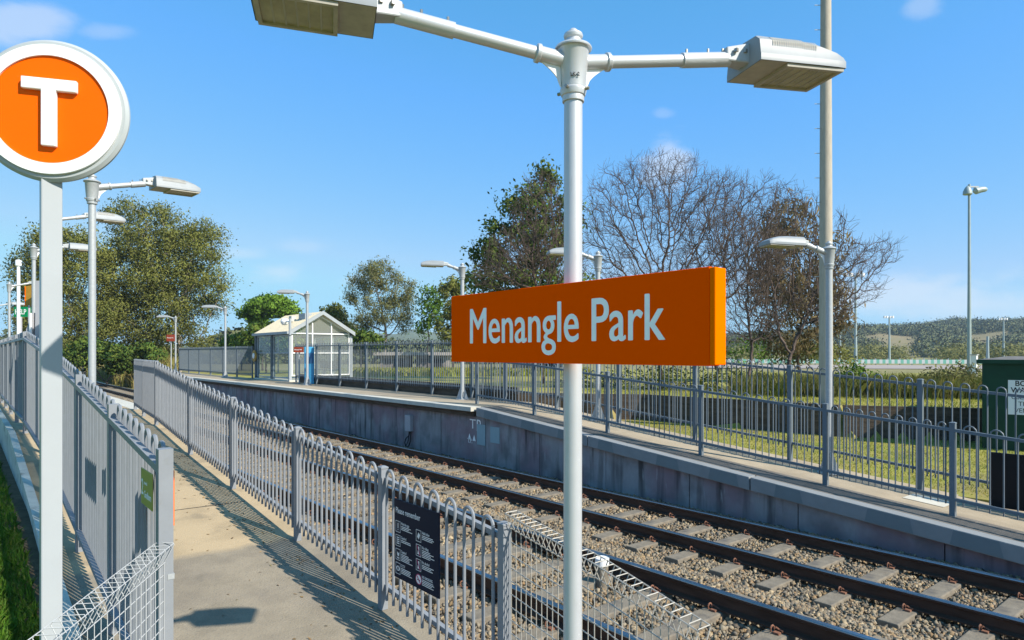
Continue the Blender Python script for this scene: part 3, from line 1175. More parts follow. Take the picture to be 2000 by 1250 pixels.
# roll-top wire mesh fences
def mesh_fence(name, label, line, h, m, step=.052, rows=.105, w=.0042):
    """welded wire panels with the triangular rolled top; line = (x,y,ztop)"""
    t = thing(name, label, 'fence', (line[0][0], line[0][1], line[0][2] - h))
    b = MB()
    for i in range(len(line) - 1):
        p, q = Vector(line[i]), Vector(line[i + 1])
        d = q - p
        ln = math.hypot(d.x, d.y)
        e = Vector((d.x / ln, d.y / ln, 0))
        nrm = Vector((e.y, -e.x, 0))
        n = max(2, int(ln / step))
        roll = .11

        def sec(c):                             # one bent upright: front face, rolled triangle, back to the face
            return [c + nrm * .0 + Vector((0, 0, -h)), c + Vector((0, 0, -roll)), c - nrm * .052 + Vector((0, 0, -.012)), c - nrm * .045 + Vector((0, 0, 0)),
                    c + nrm * .045, c + nrm * .052 + Vector((0, 0, -.012)), c + Vector((0, 0, -roll)) + nrm * .006]
        for k in range(n + 1):
            b.tube(sec(p + d * (k / n)), w / 2 * 1.1, 5)
        for off, dz in ((-.05, -.004), (.05, -.004), (-.004, -roll), ):
            b.tube([p + nrm * off + Vector((0, 0, dz)), q + nrm * off + Vector((0, 0, dz))], w / 2 * 1.3, 5)
        z = -roll - rows
        while z > -h:
            b.tube([p + nrm * .005 + Vector((0, 0, z)), q + nrm * .005 + Vector((0, 0, z))], w / 2 * 1.3, 5)
            z -= rows
    b.build('wire_panel', m, t)
    return t


MF = mesh_fence('mesh_fence', 'white roll top wire mesh fence meeting the tall grey end post', [(.86, 4.09, 1.395), (.28, 3.16, 1.37), (-.5, 1.95, 1.35)],
                1.25, M['wire'], step=.06, rows=.072, w=.0036)
RM = mesh_fence('mesh_fence', 'roll top wire mesh fence between the end of the ramp fence and the rails',
                [(2.76, 3.36, 1.415), (2.73, 2.54, 1.295), (2.71, 1.86, 1.15)], 1.2, M['wire_dark'], step=.05, rows=.085, w=.0062)
ps_ = thing('pipe_stub', 'short grey pipe with a white cap standing in the ballast between the rails', 'pipe', (5.22, 4.84, -.05))
m = MB()
m.lathe([(.066, -.1), (.066, .19)], 28, (5.22, 4.84, 0.02))
m.build('pipe', M['sleeper'], ps_, smooth=True)
m = MB()
m.lathe([(.070, .185), (.075, .187), (.075, .262), (.069, .266), (.067, .262), (.01, .26)], 28, (5.22, 4.84, 0.02))
m.build('cap', M['white'], ps_, smooth=True)
m = MB()
m.lathe([(.024, -.1), (.024, 1.33), (.01, 1.34)], 14, (-.5, 1.95, 0))
m.build('post', M['wire'], MF, smooth=True)
m = MB()
m.cbox((.895, 4.10, 1.20), (.035, .02, .03))
m.build('clamp', M['galv'], MF)


# low kerb wall under the boundary fence
def build_kerb():
    t = thing('ramp_wall', 'pale green grey concrete retaining wall under the tall boundary fence', 'wall', (.66, 0, 0))
    ys = list(np.arange(-1, 12.0, 2.0)) + [13.8, 16, 20, 26, 34, 44, 60]
    m = MB()
    prev = None
    for y in ys:
        z = path_z(y) + .03
        row = [(.60, y, -.7), (.60, y, z - .14), (.575, y, z - .13), (.575, y, z), (.665, y, z), (.665, y, -.7)]
        m.v.extend(row)
        if prev is not None:
            for k in range(5):
                m.f.append((prev + k, m.n + k, m.n + k + 1, prev + k + 1))
                m.mi.append(0)
        prev = m.n
        m.n += 6
    m.build('wall_face', M['kerb'], t)


build_kerb()


# ------------------------------------------------------------------ lamp posts
def lamp_head(m_parent, r0, az, tilt, zc, scale=1., vents=True, ks=1.):
    """box lantern: flat tray below, domed lid that falls to the tip; along azimuth az from radius r0"""
    ca, sa = math.cos(az), math.sin(az)
    L, W, H = .69, .40, .195

    def P(l, w, h):
        l, w, h = l * ks, w * ks, h * ks * (1 if ks == 1 else .85)
        r = r0 + l
        z = zc + h + (l) * tilt
        return (r * ca - w * sa, r * sa + w * ca, z)
    secs = []
    for l, hh, ww in ((0, 1.0, 1.0), (.02, 1.02, 1.0), (.34, 1.0, 1.0), (.50, .90, 1.0), (.62, .68, .99), (.68, .46, .97), (.69, .40, .95)):
        h = H * hh
        w = W / 2 * ww
        sec = [(-w, 0), (-w, .045)]
        for k in range(0, 7):
            a = math.pi * (1 - k / 6)
            cx = math.copysign(abs(math.cos(a)) ** .5, math.cos(a)) if abs(math.cos(a)) > 1e-6 else 0
            sec.append((cx * w * .985, .05 + (h - .05) * math.sin(a) ** .62))
        sec += [(w, .045), (w, 0)]
        secs.append([P(l, a, b) for a, b in sec])
    b = MB()
    n = len(secs[0])
    for s in secs:
        b.v.extend(s)
    b.n = len(b.v)
    for i in range(len(secs) - 1):
        for j in range(n - 1):
            b.f.append((i * n + j, i * n + j + 1, (i + 1) * n + j + 1, (i + 1) * n + j))
            b.mi.append(0)
    b.f += [tuple(range(n - 1, -1, -1)), tuple((len(secs) - 1) * n + j for j in range(n))]
    b.mi += [0, 0]
    o = b.build('lamp_head', M['lamp_body'], m_parent, world=False, smooth=True, auto=35)
    u = MB()
    # underside tray with its step and rim
    u.add([P(.004, -W / 2 + .004, .0), P(.004, W / 2 - .004, .0), P(.685, W / 2 - .014, .0), P(.685, -W / 2 + .014, .0)], [(0, 1, 2, 3)])
    rim = .026
    a0, a1, w0 = .215, .672, W / 2 - .012
    for (l0, l1, x0, x1) in ((a0, a1, -w0, -w0 + rim), (a0, a1, w0 - rim, w0), (a0, a0 + rim, -w0 + rim, w0 - rim), (a1 - rim, a1, -w0 + rim, w0 - rim)):
        q = [P(l0, x0, -.024), P(l1, x0, -.024), P(l1, x1, -.024), P(l0, x1, -.024)]
        q2 = [P(l0, x0, -.001), P(l1, x0, -.001), P(l1, x1, -.001), P(l0, x1, -.001)]
        u.add(q + q2, [(0, 1, 2, 3), (0, 1, 5, 4), (1, 2, 6, 5), (2, 3, 7, 6), (3, 0, 4, 7)])
    u.build('tray', M['lamp_under'], o, world=False)
    g = MB()
    g.add([P(a0 + rim, -w0 + rim, -.012), P(a1 - rim, -w0 + rim, -.012), P(a1 - rim, w0 - rim, -.012), P(a0 + rim, w0 - rim, -.012)], [(0, 1, 2, 3)])
    for k in range(1, 6):
        l = a0 + rim + (a1 - a0 - 2 * rim) * k / 6
        g.add([P(l - .004, -w0 + rim, -.0135), P(l + .006, -w0 + rim, -.0135), P(l + .006, w0 - rim, -.0135), P(l - .004, w0 - rim, -.0135)], [(0, 1, 2, 3)], 1)
    g.build('lens', [M['lens'], M['lamp_under']], o, world=False)
    if vents:
        for side in (-1, 1):
            v = MB()
            for k in range(20):
                l = .10 + .36 * k / 20
                pts = []
                for an in (14, 32, 50, 66):
                    an = rad(an)
                    cw = math.cos(an) ** .5 * .985 * W / 2 + .003
                    ch = .05 + (H * (1.0 if l < .34 else .95) - .05) * math.sin(an) ** .62 + .002
                    pts.append((side * cw, ch))
                for (w1, z1), (w2, z2) in zip(pts, pts[1:]):
                    v.add([P(l, w1, z1), P(l + .008, w1, z1), P(l + .008, w2, z2), P(l, w2, z2)], [(0, 1, 2, 3)])
            v.build('vent_grille', M['lamp_under'], o, world=False)
    # spigot block
    s = MB()
    s.add([P(-.16, -.045, .045), P(.01, -.07, .03), P(.01, .07, .03), P(-.16, .045, .045), P(-.16, -.045, .14), P(.01, -.07, .17), P(.01, .07, .17), P(-.16, .045, .14)],
          [(3, 2, 1, 0), (4, 5, 6, 7), (0, 1, 5, 4), (1, 2, 6, 5), (2, 3, 7, 6), (3, 0, 4, 7)])
    s.build('spigot', M['galv'], o, world=False, bevel=.01)
    if vents:
        for side in (-1, 1):
            for l in (-.03, -.10):
                k = MB()
                k.cbox(P(l, side * .066, .11), (.022, .022, .022))
                k.build('bolt', M['bolt'], o, world=False)
    return o


def lamp_post(label, loc, height, arms, m, group, lean=(0, 0), r=.0595, detail=True, arm_len=1.26, foot=True, name='lamp_post', hk=1.):
    t = thing(name, label, 'street lamp', loc, 0, group)
    H = height                                   # top of the finial above the foot
    top = H - .478                               # where the pole meets the casting
    b = MB()
    b.lathe([(r * 1.04, 0), (r, .3), (r, top + .02)], 24 if detail else 14)
    b.build('pole', m, t, world=False, smooth=True)
    if foot:
        b = MB()
        b.lathe([(.19, 0), (.19, .022), (.075, .024), (.07, .05)], 16)
        for k in range(4):
            a = math.pi / 4 + k * math.pi / 2
            d = Vector((math.cos(a), math.sin(a), 0))
            s = Vector((-d.y, d.x, 0)) * .006
            b.prism([d * .055 + Vector((0, 0, .03)) - s, d * .17 + Vector((0, 0, .03)) - s, d * .06 + Vector((0, 0, .36)) - s], s * 2)
        b.build('base_plate', M['galv'], t, world=False)
    c = MB()
    n = 28 if detail else 14
    z = top
    c.lathe([(r + .002, z), (.070, z), (.071, z + .005), (.071, z + .035), (.078, z + .04), (.086, z + .068), (.086, z + .078), (.080, z + .085), (.082, z + .095),
             (.100, z + .33), (.104, z + .336), (.119, z + .338), (.121, z + .346), (.112, z + .358), (.085, z + .372), (.053, z + .388), (.050, z + .405),
             (.060, z + .416), (.063, z + .43), (.058, z + .442), (.034, z + .45), (.030, z + .462), (.018, z + .474), (.006, z + .478)], n)
    cap = c.build('post_cap', m, t, world=False, smooth=True, auto=30)
    if detail:
        for a in (0, math.pi * .5, math.pi, math.pi * 1.5):
            a += rad(20)
            d = Vector((math.cos(a), math.sin(a), 0))
            k = MB()
            k.tube([d * .08 + Vector((0, 0, z + .072)), d * .112 + Vector((0, 0, z + .072))], .011, 6)
            k.build('bolt', M['bolt'], cap, world=False)
    if detail and len(arms) == 2:
        va = math.atan2(-loc[1], -loc[0]) + .12
        o_ = Vector((math.cos(va), math.sin(va), 0))
        text('LK-2', .034, M['ink'], cap, frame(o_ * .0900 + Vector((-o_.y, o_.x, 0)) * -.030 + Vector((0, 0, z + .135)), (-o_.y, o_.x, 0), o_ * .05 + Vector((0, 0, 1))),
             'lettering', .9, 0, .003, world=False)
    za = z + .255
    for az, tilt in arms:
        d = Vector((math.cos(az), math.sin(az), 0))
        u = Vector((0, 0, 1))

        def A(rr, dz=0):
            return d * rr + u * (za + tilt * rr + dz)
        a = MB()
        a.tube([A(.05), A(.245)], .050, 14)
        a.tube([A(.225), A(.23), A(.25), A(.255)], [.054, .060, .060, .054], 14)
        a.tube([A(.24), A(arm_len * .64)], .0405, 14)
        a.tube([A(arm_len * .62), A(arm_len - .12)], [.050, .050], 14)
        arm = a.build('arm', m, t, world=False, smooth=True, auto=40)
        g = MB()
        s = Vector((-d.y, d.x, 0)) * .005
        pts = [d * .085 + u * (za - .02), d * .085 + u * (z + .09)]
        for kx in range(7):
            f = kx / 6
            pts.append(d * (.09 + .13 * f) + u * (z + .095 + (za + tilt * .2 - .045 - z - .095) * (f ** .55)))
        pts.append(A(.22, -.03))
        g.prism([q - s for q in pts], s * 2)
        g.build('bracket', M['white'], arm, world=False)
        if detail:
            for rr in (arm_len * .65, arm_len * .78, arm_len * .87):
                k = MB()
                k.tube([A(rr, .045), A(rr, .075)], .009, 6)
                k.build('bolt', M['bolt'], arm, world=False)
        lamp_head(t, arm_len, az, .03, za + tilt * arm_len - .085, vents=detail, ks=hk)
    if lean != (0, 0):
        t.rotation_euler = (lean[0], lean[1], 0)
    return t


AZ_R = math.atan2(-.41, .91)
SS = .63                                         # size of the near lamp and its name board
main_z = path_z(2.0)
ml = lamp_post('silver double arm lamp post that carries the big orange name sign', (3.035 * SS, 3.075 * SS, main_z), (EYE + 2.103 * SS - main_z) / SS,
               [(AZ_R, .137), (AZ_R + math.pi, .137)], M['silver'], None, lean=(0, rad(.1)))
ml.scale = (SS, SS, SS)

# lamps along the near platform, on the left
LEFT = [(180, 6.6, 4.235, 'galvanised lamp post nearest behind the round T sign'),
        (95, 9.9, 4.57, 'lamp post whose pole stands hidden behind the T sign post'),
        (66, 12.4, 4.50, 'lamp post with pointed finial just left of the T sign post'),
        (18, 19.3, 4.53, 'slender lamp post beside the green help sign'),
        (-10, 27.0, 4.5, 'farthest lamp of the near platform at the left picture edge')]
for i, (px, Z, zt, lab) in enumerate(LEFT):
    d = ray(px, 690)
    zb = path_z(d[1] * Z)
    lo = lamp_post(lab, (d[0] * Z, d[1] * Z, zb), (zt - zb) / .64, [(rad(5), .26)], M['galv'], 'lamps along the near platform', detail=i < 2, r=.053, arm_len=.86)
    lo.scale = (.64, .64, .64)
# lamps along the far platform
RIGHT = [((1619, 915), 11.4, 'lamp post standing in front of the tall concrete pole'),
         ((1168, 810), 15.6, 'lamp post seen between the silver pole and the bare trees'),
         ((903, 778), 19.4, 'lamp post just left of the orange name sign'),
         ((600, 750), 28.1, 'lamp post in front of the glass shelter'),
         ((440, 738), 37.0, 'lamp post left of the glass shelter, third from the far end'),
         ((343, 727), 46.8, 'last lamp post seen on the far platform, by the big gum tree')]
first = None
for i, (pp, Z, lab) in enumerate(RIGHT):
    d = ray(pp[0], 690)
    x, y = d[0] * Z, d[1] * Z
    z = ramp_z(y) + .006
    if first is None:
        first = lamp_post(lab, (x, y, z), 3.98, [(rad(150), .34)], M['galv'], 'lamps along the far platform', detail=False, r=.055, arm_len=.55, hk=.94)
    else:
        c = copy_tree(first)
        c.location = (x, y, z)
        c['label'] = lab


# ------------------------------------------------------------------ station name sign
def build_name_sign():
    y0, y1, z0, z1, xf = 1.905 * SS, 4.222 * SS, EYE - .064 * SS, EYE + .434 * SS, 2.874 * SS
    t = thing('station_sign', 'long orange sign board reading Menangle Park on the silver post', 'sign', (xf, 3.07 * SS, z0))
    m = MB()
    m.box((xf, y0 + .022, z0), (xf + .058, y1, z1))
    m.build('board', M['sign_orange'], t, bevel=.003)
    m = MB()
    m.box((xf - .0015, y0, z0 + .003), (xf + .0595, y0 + .021, z1 - .003))
    m.build('end_cap', M['sign_edge'], t, bevel=.004)
    m = MB()
    for z in (z0 + .07, z1 - .07):
        m.box((xf + .0585, 1.88, z - .016), (xf + .075, 2.0, z + .016))
    m.build('bracket', M['galv'], t)
    # lettering fitted to its measured length
    k0 = (3.977 - 2.209) * SS
    for i, (dx, dy) in enumerate(((-.0028, 0), (.0028, 0), (0, .0018), (0, -.0008), (-.0014, .001), (.0014, .001))):
        o = text('Menangle Park', .365 * SS, M['letter'], t, Matrix.Identity(4), 'lettering', 1, 0, .0002, world=False)
        me = o.data
        xs = [v.co.x for v in me.vertices]
        k = (k0 - .0056) / (max(xs) - min(xs))
        me.transform(Matrix.Translation((-min(xs), 0, 0)))
        me.transform(Matrix.Scale(k, 4, (1, 0, 0)))
        me.transform(Matrix.Translation((dx + .0028, dy, i * .00012)))
        me.transform(frame((xf - .0006, 3.977 * SS, z0 + .137 * SS), (0, -1, 0), (0, 0, 1)))
        me.transform(Matrix.Translation(-WL[t.name]))
        if i == 0:
            first_o = o
        else:                                    # strokes thickened by laying the outline over itself
            b = bmesh.new()
            b.from_mesh(first_o.data)
            b.from_mesh(me)
            b.to_mesh(first_o.data)
            b.free()
            bpy.data.objects.remove(o)


build_name_sign()


# ------------------------------------------------------------------ round T sign
def build_t_sign():
    base = at(97, 690, 3.2)
    a = Vector((.8837, -.4684, 0)).normalized()    # to the right along the sign's face
    n = Vector((a.y, -a.x, 0))                   # towards the viewer
    n = -n if n.y > 0 else n
    up = Vector((0, 0, 1))
    c = at(97.5, 214, 3.2)
    t = thing('t_sign', 'round orange sign with a white T on a square white post', 'sign', (base.x, base.y, .1))
    m = MB()
    pw = .0505
    K = .77
    pc = Vector((base.x, base.y, 0)) - n * .06
    pw = .0435
    pc = at(99.5, 690, 3.26)
    pc.z = 0
    m.prism([pc + Vector((sx * pw, sy * pw, .1)) for sx, sy in ((-1, -1), (1, -1), (1, 1), (-1, 1))], (0, 0, c.z - .30 - .1))
    m.build('post', M['post_white'], t, bevel=.006)

    def disc(name, r0, r1, d0, d1, mt, seg=96, chamfer=.0):
        b = MB()
        rings = [(r1, d0), (r1, d1 - chamfer), (r1 - chamfer, d1), (r0, d1)] if r0 > 0 else [(r1, d0), (r1, d1 - chamfer), (r1 - chamfer, d1)]
        vs = []
        for r, d in rings:
            for k in range(seg):
                an = 2 * math.pi * k / seg
                vs.append(c + a * (r * math.cos(an)) + up * (r * math.sin(an)) + n * d)
        fs = []
        for i in range(len(rings) - 1):
            for k in range(seg):
                k2 = (k + 1) % seg
                fs.append((i * seg + k, i * seg + k2, (i + 1) * seg + k2, (i + 1) * seg + k))
        if r0 == 0:
            fs.append(tuple((len(rings) - 1) * seg + k for k in range(seg)))
        else:
            vs2 = [c + a * (r0 * math.cos(2 * math.pi * k / seg)) + up * (r0 * math.sin(2 * math.pi * k / seg)) + n * (d1 - .012) for k in range(seg)]
            vs += vs2
            i = len(rings) - 1
            for k in range(seg):
                k2 = (k + 1) % seg
                fs.append((i * seg + k, i * seg + k2, (i + 1) * seg + k2, (i + 1) * seg + k))
        fs.append(tuple(k for k in range(seg))[::-1])
        b.add(vs, fs)
        return b.build(name, mt, t, smooth=True, auto=25)
    disc('rim', 0,   .445 * K, -.034, -.006, M['rim'], chamfer=.014)
    disc('white_ring', .336 * K, .405 * K, -.0075, .008, M['white'], chamfer=.002)
    disc('orange_disc', 0, .3355 * K, -.0075, -.002, M['orange'])
    b = MB()
    P = lambda x, z, d: c + a * x + up * z + n * d
    # chunky raised letter T
    poly = [(-.150, .190), (.160, .180), (.160, .106), (.044, .110), (.044, -.236), (-.040, -.232), (-.040, .113), (-.150, .117)]
    b.prism([P(x * K, z * K, -.0015) for x, z in poly][::-1], n * .025)
    b.build('letter', M['white'], t, bevel=.005)


build_t_sign()


# ------------------------------------------------------------------ signs on the fences
def build_remember_sign():
    x = 2.705
    ya, yb = 4.795, 4.136                        # left and right edge
    zt = lambda y: 1.268
    H = .632
    t = thing('notice_board', 'dark navy notice headed Please remember hung on the ramp fence', 'sign', (x, 4.5, .64))
    m = MB()
    m.add([(x, ya, zt(ya)), (x, yb, zt(yb)), (x, yb, zt(yb) - H), (x, ya, zt(ya) - H), (x + .012, ya, zt(ya)), (x + .012, yb, zt(yb)),
           (x + .012, yb, zt(yb) - H), (x + .012, ya, zt(ya) - H)],
          [(0, 1, 2, 3), (7, 6, 5, 4), (0, 4, 5, 1), (1, 5, 6, 2), (2, 6, 7, 3), (3, 7, 4, 0)])
    m.build('panel', M['navy'], t)
    W = ya - yb
    slope = Vector((0, yb - ya, zt(yb) - zt(ya))).normalized()

    def P(u, v, d=.0015):                        # u,v: metres right and down from the top left corner
        y = ya - u * .873
        return Vector((x - d, y, zt(y) - v * .79))

    def tx(s, u, v, size, mt=M['white'], name='lettering', xs=.8):
        text(s, size * .8, mt, t, frame(P(u, v), slope, (0, 0, 1)), name, xs, .004 * size, .0004)
    tx('Please remember', .03, .135, .083, xs=.8)
    heads = [('Mind the gap', 0, 0), ('Caution!', 0, 1), ('Caution!', 0, 2), ('CCTV', 0, 3), ('Valid ticket', 1, 0), ('No riding', 1, 1), ('No alcohol', 1, 2), ('NO SMOKING', 1, 3)]
    rs = random.Random(3)
    for s, cx, ry in heads:
        u0 = .03 + cx * .36
        v0 = .215 + ry * .142 + cx * .012
        icon = MB()
        w, h = .085, .115

        def q(b, ua, va, ub, vb, mi=0, d=.0016):
            b.add([P(ua, va, d), P(ub, va, d), P(ub, vb, d), P(ua, vb, d)], [(3, 2, 1, 0)], mi)
        if s == 'NO SMOKING':
            ring = [P(u0 + .045 + .052 * math.cos(k * math.pi / 12), v0 + .055 + .052 * math.sin(k * math.pi / 12), .0015) for k in range(24)]
            icon.add(ring, [tuple(range(24))], 1)
            ring = [P(u0 + .045 + .043 * math.cos(k * math.pi / 12), v0 + .055 + .043 * math.sin(k * math.pi / 12), .0022) for k in range(24)]
            icon.add(ring, [tuple(range(24))], 0)
            icon.add([P(u0 + .015, v0 + .03, .003), P(u0 + .025, v0 + .022, .003), P(u0 + .075, v0 + .08, .003), P(u0 + .066, v0 + .088, .003)], [(3, 2, 1, 0)], 1)
            q(icon, u0 + .02, v0 + .055, u0 + .07, v0 + .064, 2, .0026)
        else:
            for (a0, b0, a1, b1) in ((0, 0, w, .005), (0, h - .005, w, h), (0, .005, .005, h - .005), (w - .005, .005, w, h - .005)):
                q(icon, u0 + a0, v0 + b0, u0 + a1, v0 + b1)
            k = (cx, ry)
            if k == (0, 0):
                q(icon, u0 + .037, v0 + .02, u0 + .049, v0 + .075)
                q(icon, u0 + .038, v0 + .083, u0 + .048, v0 + .095)
            elif k == (0, 1):
                for r in range(4):
                    q(icon, u0 + .02, v0 + .022 + r * .02, u0 + .066, v0 + .032 + r * .02)
            elif k == (0, 2):
                icon.add([P(u0 + .025, v0 + .03), P(u0 + .05, v0 + .045), P(u0 + .066, v0 + .03), P(u0 + .06, v0 + .075), P(u0 + .03, v0 + .07)], [(4, 3, 2, 1, 0)])
                for ux in (.034, .056):
                    icon.add([P(u0 + ux + .009 * math.cos(k2), v0 + .092 + .009 * math.sin(k2)) for k2 in np.linspace(0, 5.5, 9)], [tuple(range(9))])
            elif k == (0, 3):
                icon.add([P(u0 + .043 + .033 * math.cos(k2), v0 + .058 + .026 * math.sin(k2)) for k2 in np.linspace(0, 5.98, 16)], [tuple(range(16))])
                icon.add([P(u0 + .043 + .014 * math.cos(k2), v0 + .058 + .018 * math.sin(k2), .0025) for k2 in np.linspace(0, 5.8, 12)], [tuple(range(12))], 2)
            elif k == (1, 0):
                icon.add([P(u0 + .04, v0 + .025), P(u0 + .068, v0 + .045), P(u0 + .046, v0 + .092), P(u0 + .018, v0 + .07)], [(3, 2, 1, 0)])
            else:
                icon.add([P(u0 + .035, v0 + .02), P(u0 + .055, v0 + .02), P(u0 + .055, v0 + .06), P(u0 + .065, v0 + .095), P(u0 + .022, v0 + .095), P(u0 + .032, v0 + .06)],
                         [(5, 4, 3, 2, 1, 0)])
                icon.add([P(u0 + .008, v0 + .012, .0025), P(u0 + .018, v0 + .007, .0025), P(u0 + .078, v0 + .103, .0025), P(u0 + .068, v0 + .109, .0025)], [(3, 2, 1, 0)], 1)
        icon.build('icon', [M['white'], M['magenta'], M['navy']], t)
        tx(s, u0 + .098, v0 + .028, .038, xs=.78)
        ln = MB()
        for r in range(rs.choice((3, 4, 5)) if s != 'Caution!' or ry == 2 else 2):
            q(ln, u0 + .10, v0 + .04 + r * .0155, u0 + .10 + rs.uniform(.13, .20), v0 + .0465 + r * .0155)
        ln.build('small_print', M['letter'], t)


build_remember_sign()


def plate(name, label, x, ya, yb, za, zb, th, mt, cat='sign', back=None):
    t = thing(name, label, cat, (x, (ya + yb) / 2, za))
    m = MB()
    m.box((x - th / 2, min(ya, yb), za), (x + th / 2, max(ya, yb), zb))
    m.build('panel', mt, t, bevel=.002)
    return t


# olive platform plate on the boundary fence
p = plate('platform_plate', 'olive green plate reading 2 Goulburn on the boundary fence', .818, 4.47, 4.17, 1.56, 1.77, .006, M['olive_plate'])
z0 = 1.56
text('2', .13, M['letter'], p, frame((.8135, 4.455, z0 + .06), (0, -1, 0), (0, 0, 1)), 'lettering', .9, .001, .0004)
text('Goulburn', .058, M['letter'], p, frame((.8135, 4.375, z0 + .05), (0, -1, 0), (0, 0, 1)), 'lettering', .82, .0004, .0004)
text('towards', .03, M['letter'], p, frame((.8135, 4.375, z0 + .125), (0, -1, 0), (0, 0, 1)), 'lettering', .82, .0, .0004)
plate('warning_sign', 'narrow orange panel edge showing right of the tall grey end post', .97, 4.75, 4.375, path_z(4.3) + 1.2, path_z(4.3) + 1.53, .012, M['sign_edge'])
plate('warning_sign', 'narrow orange panel edge showing between the second and third boundary posts', .955, 6.12, 5.95, 1.51, 1.70, .012, M['sign_edge'])
plate('fence_plate', 'dark plate seen through the bars of the boundary fence', .95, 7.15, 6.5, 1.34, 1.66, .008, M['teal_frame'])


# ------------------------------------------------------------------ glass shelter
def build_shelter():
    xf, xr, y0, y1 = 11.9, 15.0, 30.9, 35.6
    zf, ze, za = 1.115, 3.50, 4.43
    t = thing('platform_shelter', 'glazed waiting shelter with cream gable roof on the far platform', 'shelter', (13.4, 32.8, zf))
    xm = (xf + xr) / 2
    for x, y in ((xf, y0), (xr, y0)):
        fr = MB()
        fr.box((x - .06, y, zf), (x + .06, y + .14, ze))
        fr.build('corner_post', M['shelter_grey'], t)
    for x, y in ((xf, y1), (xf, (y0 + y1) / 2), (xr, y1), (xr, (y0 + y1) / 2)):
        b = MB()
        b.box((x - .09, y - .09, zf), (x + .09, y + .09, ze))
        b.build('post', M['teal_frame'] if x == xf else M['shelter_grey'], t)
    b = MB()
    for x in (xf, xr):
        b.box((x - .07, y0, ze - .16), (x + .07, y1, ze))
    b.build('eaves_beam', M['teal_frame'], t)
    # white gable mullions on the near end
    yy = y0 + .08

    def gz(x):
        return ze - .02 + (za - ze - .14) * (1 - abs(x - xm) / (xm - xf))
    g = MB()
    w = .055
    xs = [xf + .10, xf + .10 + (xr - xf - .2) * .345, xf + .10 + (xr - xf - .2) * .68, xr - .10]
    for x in xs:
        g.beam((x, yy, zf + .25), (x, yy, gz(x) - .06), w, w)
    for z in (zf + .28, zf + 1.35, ze - .10):
        g.beam((xs[0], yy - .004, z), (xs[-1], yy - .004, z), w, w)
    g.beam((xs[0], yy - .006, gz(xs[0]) - .05), (xm, yy - .006, gz(xm) - .05), w, w)
    g.beam((xm, yy - .006, gz(xm) - .05), (xs[-1], yy - .006, gz(xs[-1]) - .05), w, w)
    g.build('mullion', M['white'], t)
    gl = MB()
    gl.add([(xs[0], yy + .02, zf + .25), (xs[-1], yy + .02, zf + .25), (xs[-1], yy + .02, gz(xs[-1])), (xm, yy + .02, gz(xm)), (xs[0], yy + .02, gz(xs[0]))], [(0, 1, 2, 3, 4)])
    gl.build('gable_glass', M['glass'], t)
    g = MB()
    ye = y1 - .08
    for x in xs:
        g.beam((x, ye, zf + .25), (x, ye, gz(x) - .06), w, w)
    for z in (zf + .28, ze - .10):
        g.beam((xs[0], ye - .004, z), (xs[-1], ye - .004, z), w, w)
    g.build('mullion', M['shelter_grey'], t)
    # front and rear glazing in two bays with a mid rail
    for x in (xf, xr):
        for ya, yb in ((y0 + .2, (y0 + y1) / 2 - .1), ((y0 + y1) / 2 + .1, y1 - .1)):
            gl = MB()
            gl.add([(x, ya, zf + .15), (x, yb, zf + .15), (x, yb, ze - .16), (x, ya, ze - .16)], [(0, 1, 2, 3)])
            go = gl.build('window', M['glass'], t)
            r = MB()
            for z in (zf + .15, zf + 1.35, ze - .2):
                r.beam((x - .01, ya, z), (x - .01, yb, z), .04, .05)
            for y in (ya, yb):
                r.beam((x - .012, y, zf + .15), (x - .012, y, ze - .16), .04, .04)
            r.build('window_frame', M['shelter_grey'], go)
    # roof sheets with ribs, ridge and fascias
    rf = MB()
    oh, sl = .14, .13
    k = (za - ze) / (xm - xf)
    for s in (-1, 1):
        xe = xm + s * (xm - xf + sl)
        zl = ze + .02 - k * sl
        rf.add([(xm, y0 - oh, za + .02), (xe, y0 - oh, zl), (xe, y1 + oh, zl), (xm, y1 + oh, za + .02),
                (xm, y0 - oh, za + .05), (xe, y0 - oh, zl + .03), (xe, y1 + oh, zl + .03), (xm, y1 + oh, za + .05)],
               [(0, 1, 2, 3), (7, 6, 5, 4), (0, 4, 5, 1), (1, 5, 6, 2), (2, 6, 7, 3)])
        y = y0 - oh + .1
        while y < y1 + oh:
            rf.beam((xm, y, za + .052), (xe, y, zl + .032), .03, .018)
            y += .2
    roof = rf.build('roof', M['roof'], t)
    fa = MB()
    for s in (-1, 1):
        xe = xm + s * (xm - xf + sl)
        zl = ze + .02 - k * sl
        fa.prism([(xm, y0 - oh - .03, za + .08), (xe, y0 - oh - .03, zl + .06), (xe, y0 - oh - .03, zl - .13), (xm, y0 - oh - .03, za - .10)], (0, .028, 0))
    fa.build('fascia', M['shelter_grey'], roof)
    gu = MB()
    gu.box((xf - sl - .09, y0 - oh, ze - k * sl - .06), (xf - sl + .01, y1 + oh, ze - k * sl + .06))
    gu.build('gutter', M['shelter_grey'], roof)
    # things on the roof slope: vent box and grille
    v = MB()
    v.box((xm - .85, 32.6, za - .40), (xm - .60, 32.95, za - .12))
    v.build('roof_vent', M['cream'], roof)
    v = MB()
    v.box((xm - .60, 31.5, za - .30), (xm - .25, 32.3, za - .02))
    v.build('roof_vent', M['shelter_grey'], roof)
    b = MB()
    b.box((xf - .1, y0 - .1, zf - .01), (xr + .5, y1 + .1, zf + .06))
    b.build('floor_slab', M['cream'], t)
    # bench inside, perforated dark seats on pale uprights
    bn = thing('waiting_bench', 'dark perforated steel bench inside the glass shelter', 'bench', (14.2, 32.0, zf + .06))
    m = MB()
    m.box((13.9, 31.0, zf + .48), (14.35, 33.4, zf + .53))
    m.build('seat', M['teal_frame'], bn)
    m = MB()
